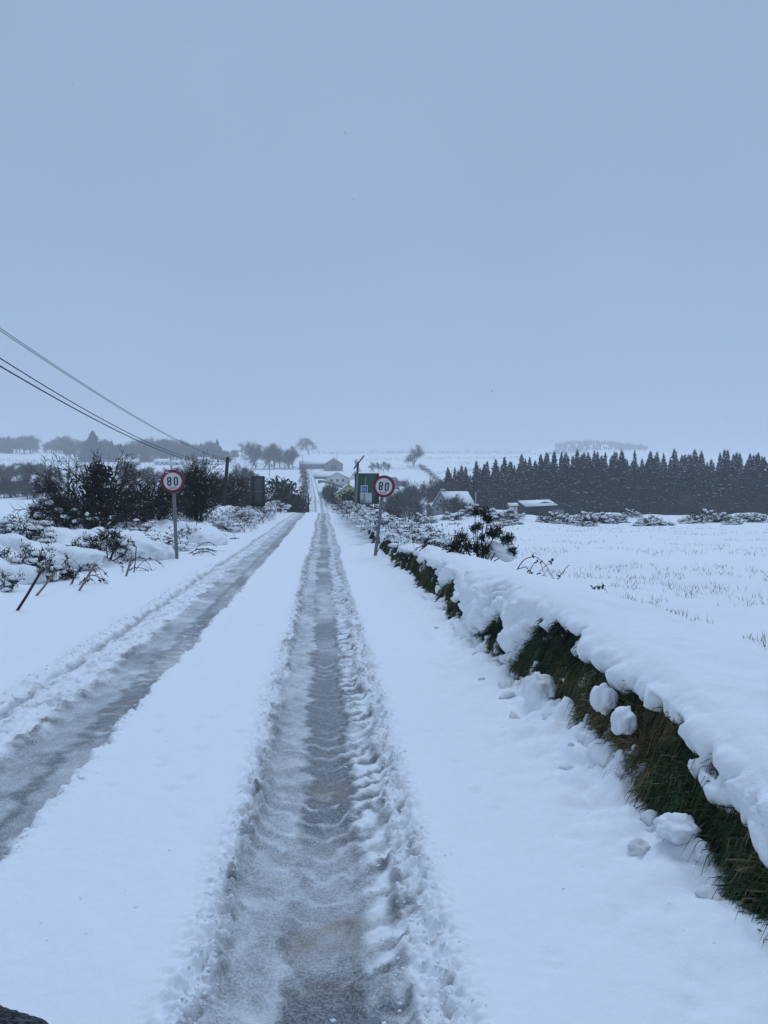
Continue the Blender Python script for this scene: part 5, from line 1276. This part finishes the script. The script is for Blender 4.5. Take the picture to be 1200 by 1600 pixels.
# open-sided barn
def barn():
    Y = 172; p = at(851, 790, Y); zb = at(851, 806, Y)[2] - .4
    e = empty('barn', (p[0], Y, zb), R(4)); tag(e, 'dark open-fronted barn with a sloping snow-covered roof', 'barn')
    w, d, h0, h1 = 9.8, 6.0, 2.6, 3.3
    MB().box((1.6, .0, h0 / 2 + .0), (w - 3.4, .12, h0 + .55)).build('front_wall', 'cladding', e)
    MB().box((0, d / 2, h1 / 2), (w, .12, h1 + .5)).build('rear_wall', 'cladding', e)
    MB().box((w / 2, d / 4, h1 / 2), (.12, d / 2, h1 + .2)).build('side_wall', 'cladding', e)
    m = MB(); m.add([[-.1, -.06, h0 + .2], [w / 2, -.06, h0 - .6], [w / 2, -.06, h0 + .28], [-.1, -.06, h0 + 1.05], [-3.0, -.06, h0 + .28]], [[0, 1, 2], [0, 2, 3], [0, 3, 4]]); m.build('gable', 'cladding', e)
    MB().box((3.1, -.10, .95), (2.9, .06, 1.7)).build('sliding_door', 'cladding_pale', e)
    for x in (-4.6, -3.6, -2.2, -.9): MB().box((x, -1.3, h0 / 2), (.16, .16, h0 + .35)).build('post', 'pole_wood', e)
    rot = np.array(Matrix.Rotation(R(11), 3, 'X') @ Matrix.Rotation(R(-2), 3, 'Y'))
    rf = MB().box((-1.4, .8, h0 + .55), (7.6, 5.6, .14), rot).build('roof_slope', 'cladding', e)
    MB().box((-1.4, .8, h0 + .72), (7.5, 5.5, .2), rot).build('roof_snow', 'far_snow', e)
    rot2 = np.array(Matrix.Rotation(R(12), 3, 'Y'))
    MB().box((4.0, .9, h0 + .55), (3.2, 5.2, .12), rot2).build('roof_slope', 'cladding', e)
barn()
p = at(800, 806, 165)
tag(gable('oil_tank_shed', 801, 166, 1.8, 1.2, 1.0, .35, 0, 'tiny pale hut before the thicket, left of the barn', 'wall_white', 'slate', True, (), (('f', .3, .5, .8, 'cladding_pale'),), cat='hut', dz=1.6))
# yellow house past the brow
gable('house', 544, 205, 7.5, 6.6, 4.2, 2.4, R(90), 'yellow rendered house half hidden by evergreens below the far road', 'wall_yellow', 'slate', True,
      (('l', 0, 2.2, 1.0, 1.2), ('l', -1.9, .6, .9, 1.1), ('l', 1.9, .6, .9, 1.1)), (), ((-3.0, 1.3),), dz=.3)
gable('house_extension', 557, 200, 5.0, 5.0, 2.8, 1.5, R(90), 'low grey lean-to extension beside the yellow house', 'wall_grey', 'slate', True, (('l', 0, .8, 1.0, 1.0),), (), cat='house')
# farm on the far slope
gable('bungalow', 529, 430, 11, 12, 2.9, 3.0, R(90 - 8), 'white bungalow with a gable and three small windows on the far slope', 'wall_white', 'slate', True,
      (('l', -3.2, 1.0, 1.3, 1.3), ('l', 0, 1.0, 1.3, 1.3), ('l', 3.2, 1.0, 1.3, 1.3)), (), cat='house', dz=.4)
gable('farm_shed', 521, 600, 26, 14, 4.2, 4.6, R(90), 'large grey farm shed with a snowy gable behind the bungalow', 'wall_grey', 'slate', True, (), (('l', 0, 4, 3.6, 'cladding'),), ((-9, 1.0),), cat='shed')
gable('farm_shed', 497, 622, 30, 9, 3.4, 2.6, R(2), 'long low farm shed stretching from far road to grey gable', 'wall_grey', 'slate', True, (('f', -6, 1, 2, 1.4), ('f', 4, 1, 2, 1.4)), (('f', 10, 3, 2.8, 'cladding'),), cat='shed')
gable('farm_shed', 512, 446, 15, 8, 1.6, 2.2, R(2), 'long snow-roofed shed left of the bungalow', 'wall_stone', 'slate', True, (), (('f', 5, 1.6, 1.5, 'cladding'),), cat='shed', dz=.2)
gable('farm_shed', 588, 420, 22, 12, 3.2, 2.0, R(4), 'brown farm shed above the green sign board', 'wall_stone', 'cladding', False, (), (('f', 0, 4, 3, 'cladding'),), cat='shed')
gable('farm_shed', 612, 425, 16, 9, 2.6, 1.6, R(4), 'lower farm shed beside the brown one above the speed sign', 'wall_grey', 'slate', True, (), (('f', 2, 3, 2.2, 'cladding'),), cat='shed')
MBw = MB()
def field_wall(pts, h, label):
    P = [(a[0], a[1]) for a in pts]; m = MB(); c0 = np.array([P[0][0], P[0][1], 0])
    for (a, b) in zip(P[:-1], P[1:]):
        n = 12
        for k in range(n):
            t0, t1 = k / n, (k + 1) / n; xa, ya = a[0] + (b[0] - a[0]) * t0, a[1] + (b[1] - a[1]) * t0; xb, yb = a[0] + (b[0] - a[0]) * t1, a[1] + (b[1] - a[1]) * t1
            za, zb_ = terr(xa, ya), terr(xb, yb)
            V = np.array([[xa, ya, za - .5], [xb, yb, zb_ - .5], [xb, yb, zb_ + h], [xa, ya, za + h], [xa, ya + .5, za - .5], [xb, yb + .5, zb_ - .5], [xb, yb + .5, zb_ + h], [xa, ya + .5, za + h]]) - c0
            m.add(V, [[0, 1, 2, 3], [5, 4, 7, 6], [3, 2, 6, 7], [0, 3, 7, 4], [1, 5, 6, 2]])
    o = m.build('boundary_wall', 'wall_stone'); o.location = c0
    return tag(o, label, 'wall')
field_wall([gp(497, 395), gp(556, 395)], 1.3, 'grey boundary wall in front of the bungalow')
field_wall([gp(556, 392), gp(624, 398)], 1.2, 'grey yard wall under the brown farm sheds')
# farm on the rise at the other side
gable('farmhouse', 254, 690, 13, 7, 2.8, 2.6, R(5), 'white farmhouse at the foot of the far woods', 'wall_white', 'slate', True, (('f', -4, 1, 1.1, 1.2), ('f', 0, 1, 1.1, 1.2), ('f', 4, 1, 1.1, 1.2)), (('f', 2, 1, 2, 'door_paint'),), ((-5.5, 1.0), (5.5, 1.0)), cat='house')
gable('farm_shed', 203, 695, 17, 8, 2.6, 2.0, R(-6), 'pale low shed before the woods, above the thorn tree', 'wall_grey', 'slate', True, (), (('f', 3, 3, 2.2, 'cladding'),), cat='shed')
gable('farmhouse', 318, 720, 12, 7, 3.4, 3.0, R(20), 'hazy house between woods and telegraph pole', 'wall_white', 'slate', True, (('f', -3, 1, 1.1, 1.2), ('f', 3, 1, 1.1, 1.2)), (('f', 0, 1, 2, 'door_paint'),), ((-5, 1.0),), cat='house')
gable('farm_shed', 277, 694, 10, 6, 2.2, 1.6, R(0), 'tiny pale shed beside the white farmhouse', 'wall_white', 'slate', True, (), (('f', 0, 2, 1.8, 'cladding'),), cat='shed')

# ------------------------------------------------------------------ unidentified dark edge in the near corner, built up as a made-up door
a = at(-60, 1526, 1.0); b = at(97, 1592, 0.93)
v = b - a; v[2] = 0; rzv = math.atan2(v[1], v[0])
zt = (a[2] + b[2]) / 2
dr = empty('dark_edge', (b[0], b[1], 0.06), rzv); tag(dr, 'dark coarse-textured edge of an unidentified thing in the bottom corner', 'unidentified edge')
DH = zt - 0.06
m, nt, bs_ = new_mat('coarse_trim'); co = objco(nt)
vor = N(nt, 'ShaderNodeTexVoronoi'); vor.inputs['Scale'].default_value = 230; nt.links.new(co, vor.inputs['Vector'])
nt.links.new(mixrgb(nt, ramp(nt, noise_fac(nt, 160, 3, .6, co), .42, .66), (0.006, 0.007, 0.010), (0.10, 0.115, 0.125)), bs_.inputs['Base Color']); bs_.inputs['Roughness'].default_value = .85
bump(nt, bs_, vor.outputs['Distance'], 1.0, .006)
plain('edge_body', (0.02, 0.022, 0.027), .4, .1, 3)
# top ledge: rounded, knobbly strip
L_ = 1.05; ns, nr = 260, 20
S_, T_ = np.meshgrid(np.linspace(-L_, .02, ns), np.linspace(0, math.pi, nr))
kn = .0025 * np.clip(1 - worley(S_ * 95, T_ * 5, 97) * 1.2, 0, 1)
taper = np.sqrt(np.clip((0.03 - S_) / .05, 0, 1)); rr_ = (.030 * taper + kn)
V = np.stack([S_, -.030 + np.cos(T_) * -rr_ , DH - .03 + np.sin(T_) * rr_], -1).reshape(-1, 3)
me = np_mesh('edge_strip', V, grid_faces(nr, ns)); link('edge_strip', me, 'coarse_trim', dr, True)
MB().box((-L_ / 2, -.030, DH / 2 + .12), (L_, .056, DH - .30)).build('panel', 'edge_body', dr)  # invented door-like body under the unidentified edge
MB().box((-L_ * .7, .008, DH * .8), (.16, .02, .03)).build('added_handle', 'coarse_trim', dr)  # invented grip, belongs to the made-up body

# ------------------------------------------------------------------ snowflakes in the air
mb = MB(); rg = np.random.default_rng(99); V0, F0 = ICO[1]
for k in range(110):
    d_ = rg.uniform(1.6, 9.0); px, py = rg.uniform(0, 1200), rg.uniform(0, 1150); p = at(px, py, d_)
    mb.add(V0 * (1 + .3 * rg.normal(size=(len(V0), 1)).clip(-1, 1)) * rg.uniform(.0012, .0034) * np.array([1, 1, 1.2]) + p, F0)
tag(mb.build('falling_snow', 'flake'), 'scattered snowflakes drifting in the air', 'snow', kind='stuff')

# ------------------------------------------------------------------ small groups: say which one, counted from the picture edge
from collections import defaultdict
byl = defaultdict(list)
for o in COL.objects:
    if o.parent is None and 'label' in o.keys() and 'category' in o.keys(): byl[o['label']].append(o)
ORD = 'first second third fourth fifth sixth seventh eighth ninth tenth'.split()
for lab, obs in byl.items():
    if 1 < len(obs) <= 10:
        obs.sort(key=lambda o: o.location.x / max(o.location.y, 1))
        for k, o in enumerate(obs): o['label'] = ORD[k] + ' from the left: ' + lab

# ------------------------------------------------------------------ haze: the air with fine falling snow
hz = MB().box((0, 0, 0), (7600, 7600, 150)).mesh('haze')
haze = bpy.data.objects.new('haze', hz); COL.objects.link(haze); haze.location = (0, 0, 45)
hm = bpy.data.materials.new('haze_air'); hm.use_nodes = True; hnt = hm.node_tree; hnt.nodes.clear()
ho = hnt.nodes.new('ShaderNodeOutputMaterial'); hv = hnt.nodes.new('ShaderNodeVolumePrincipled')
hv.inputs['Color'].default_value = (0.97, 0.98, 1.0, 1); hv.inputs['Density'].default_value = 0.00057; hv.inputs['Anisotropy'].default_value = 0.0
hnt.links.new(hv.outputs[0], ho.inputs['Volume'])
hz.materials.append(hm)
tag(haze, kind='stuff')
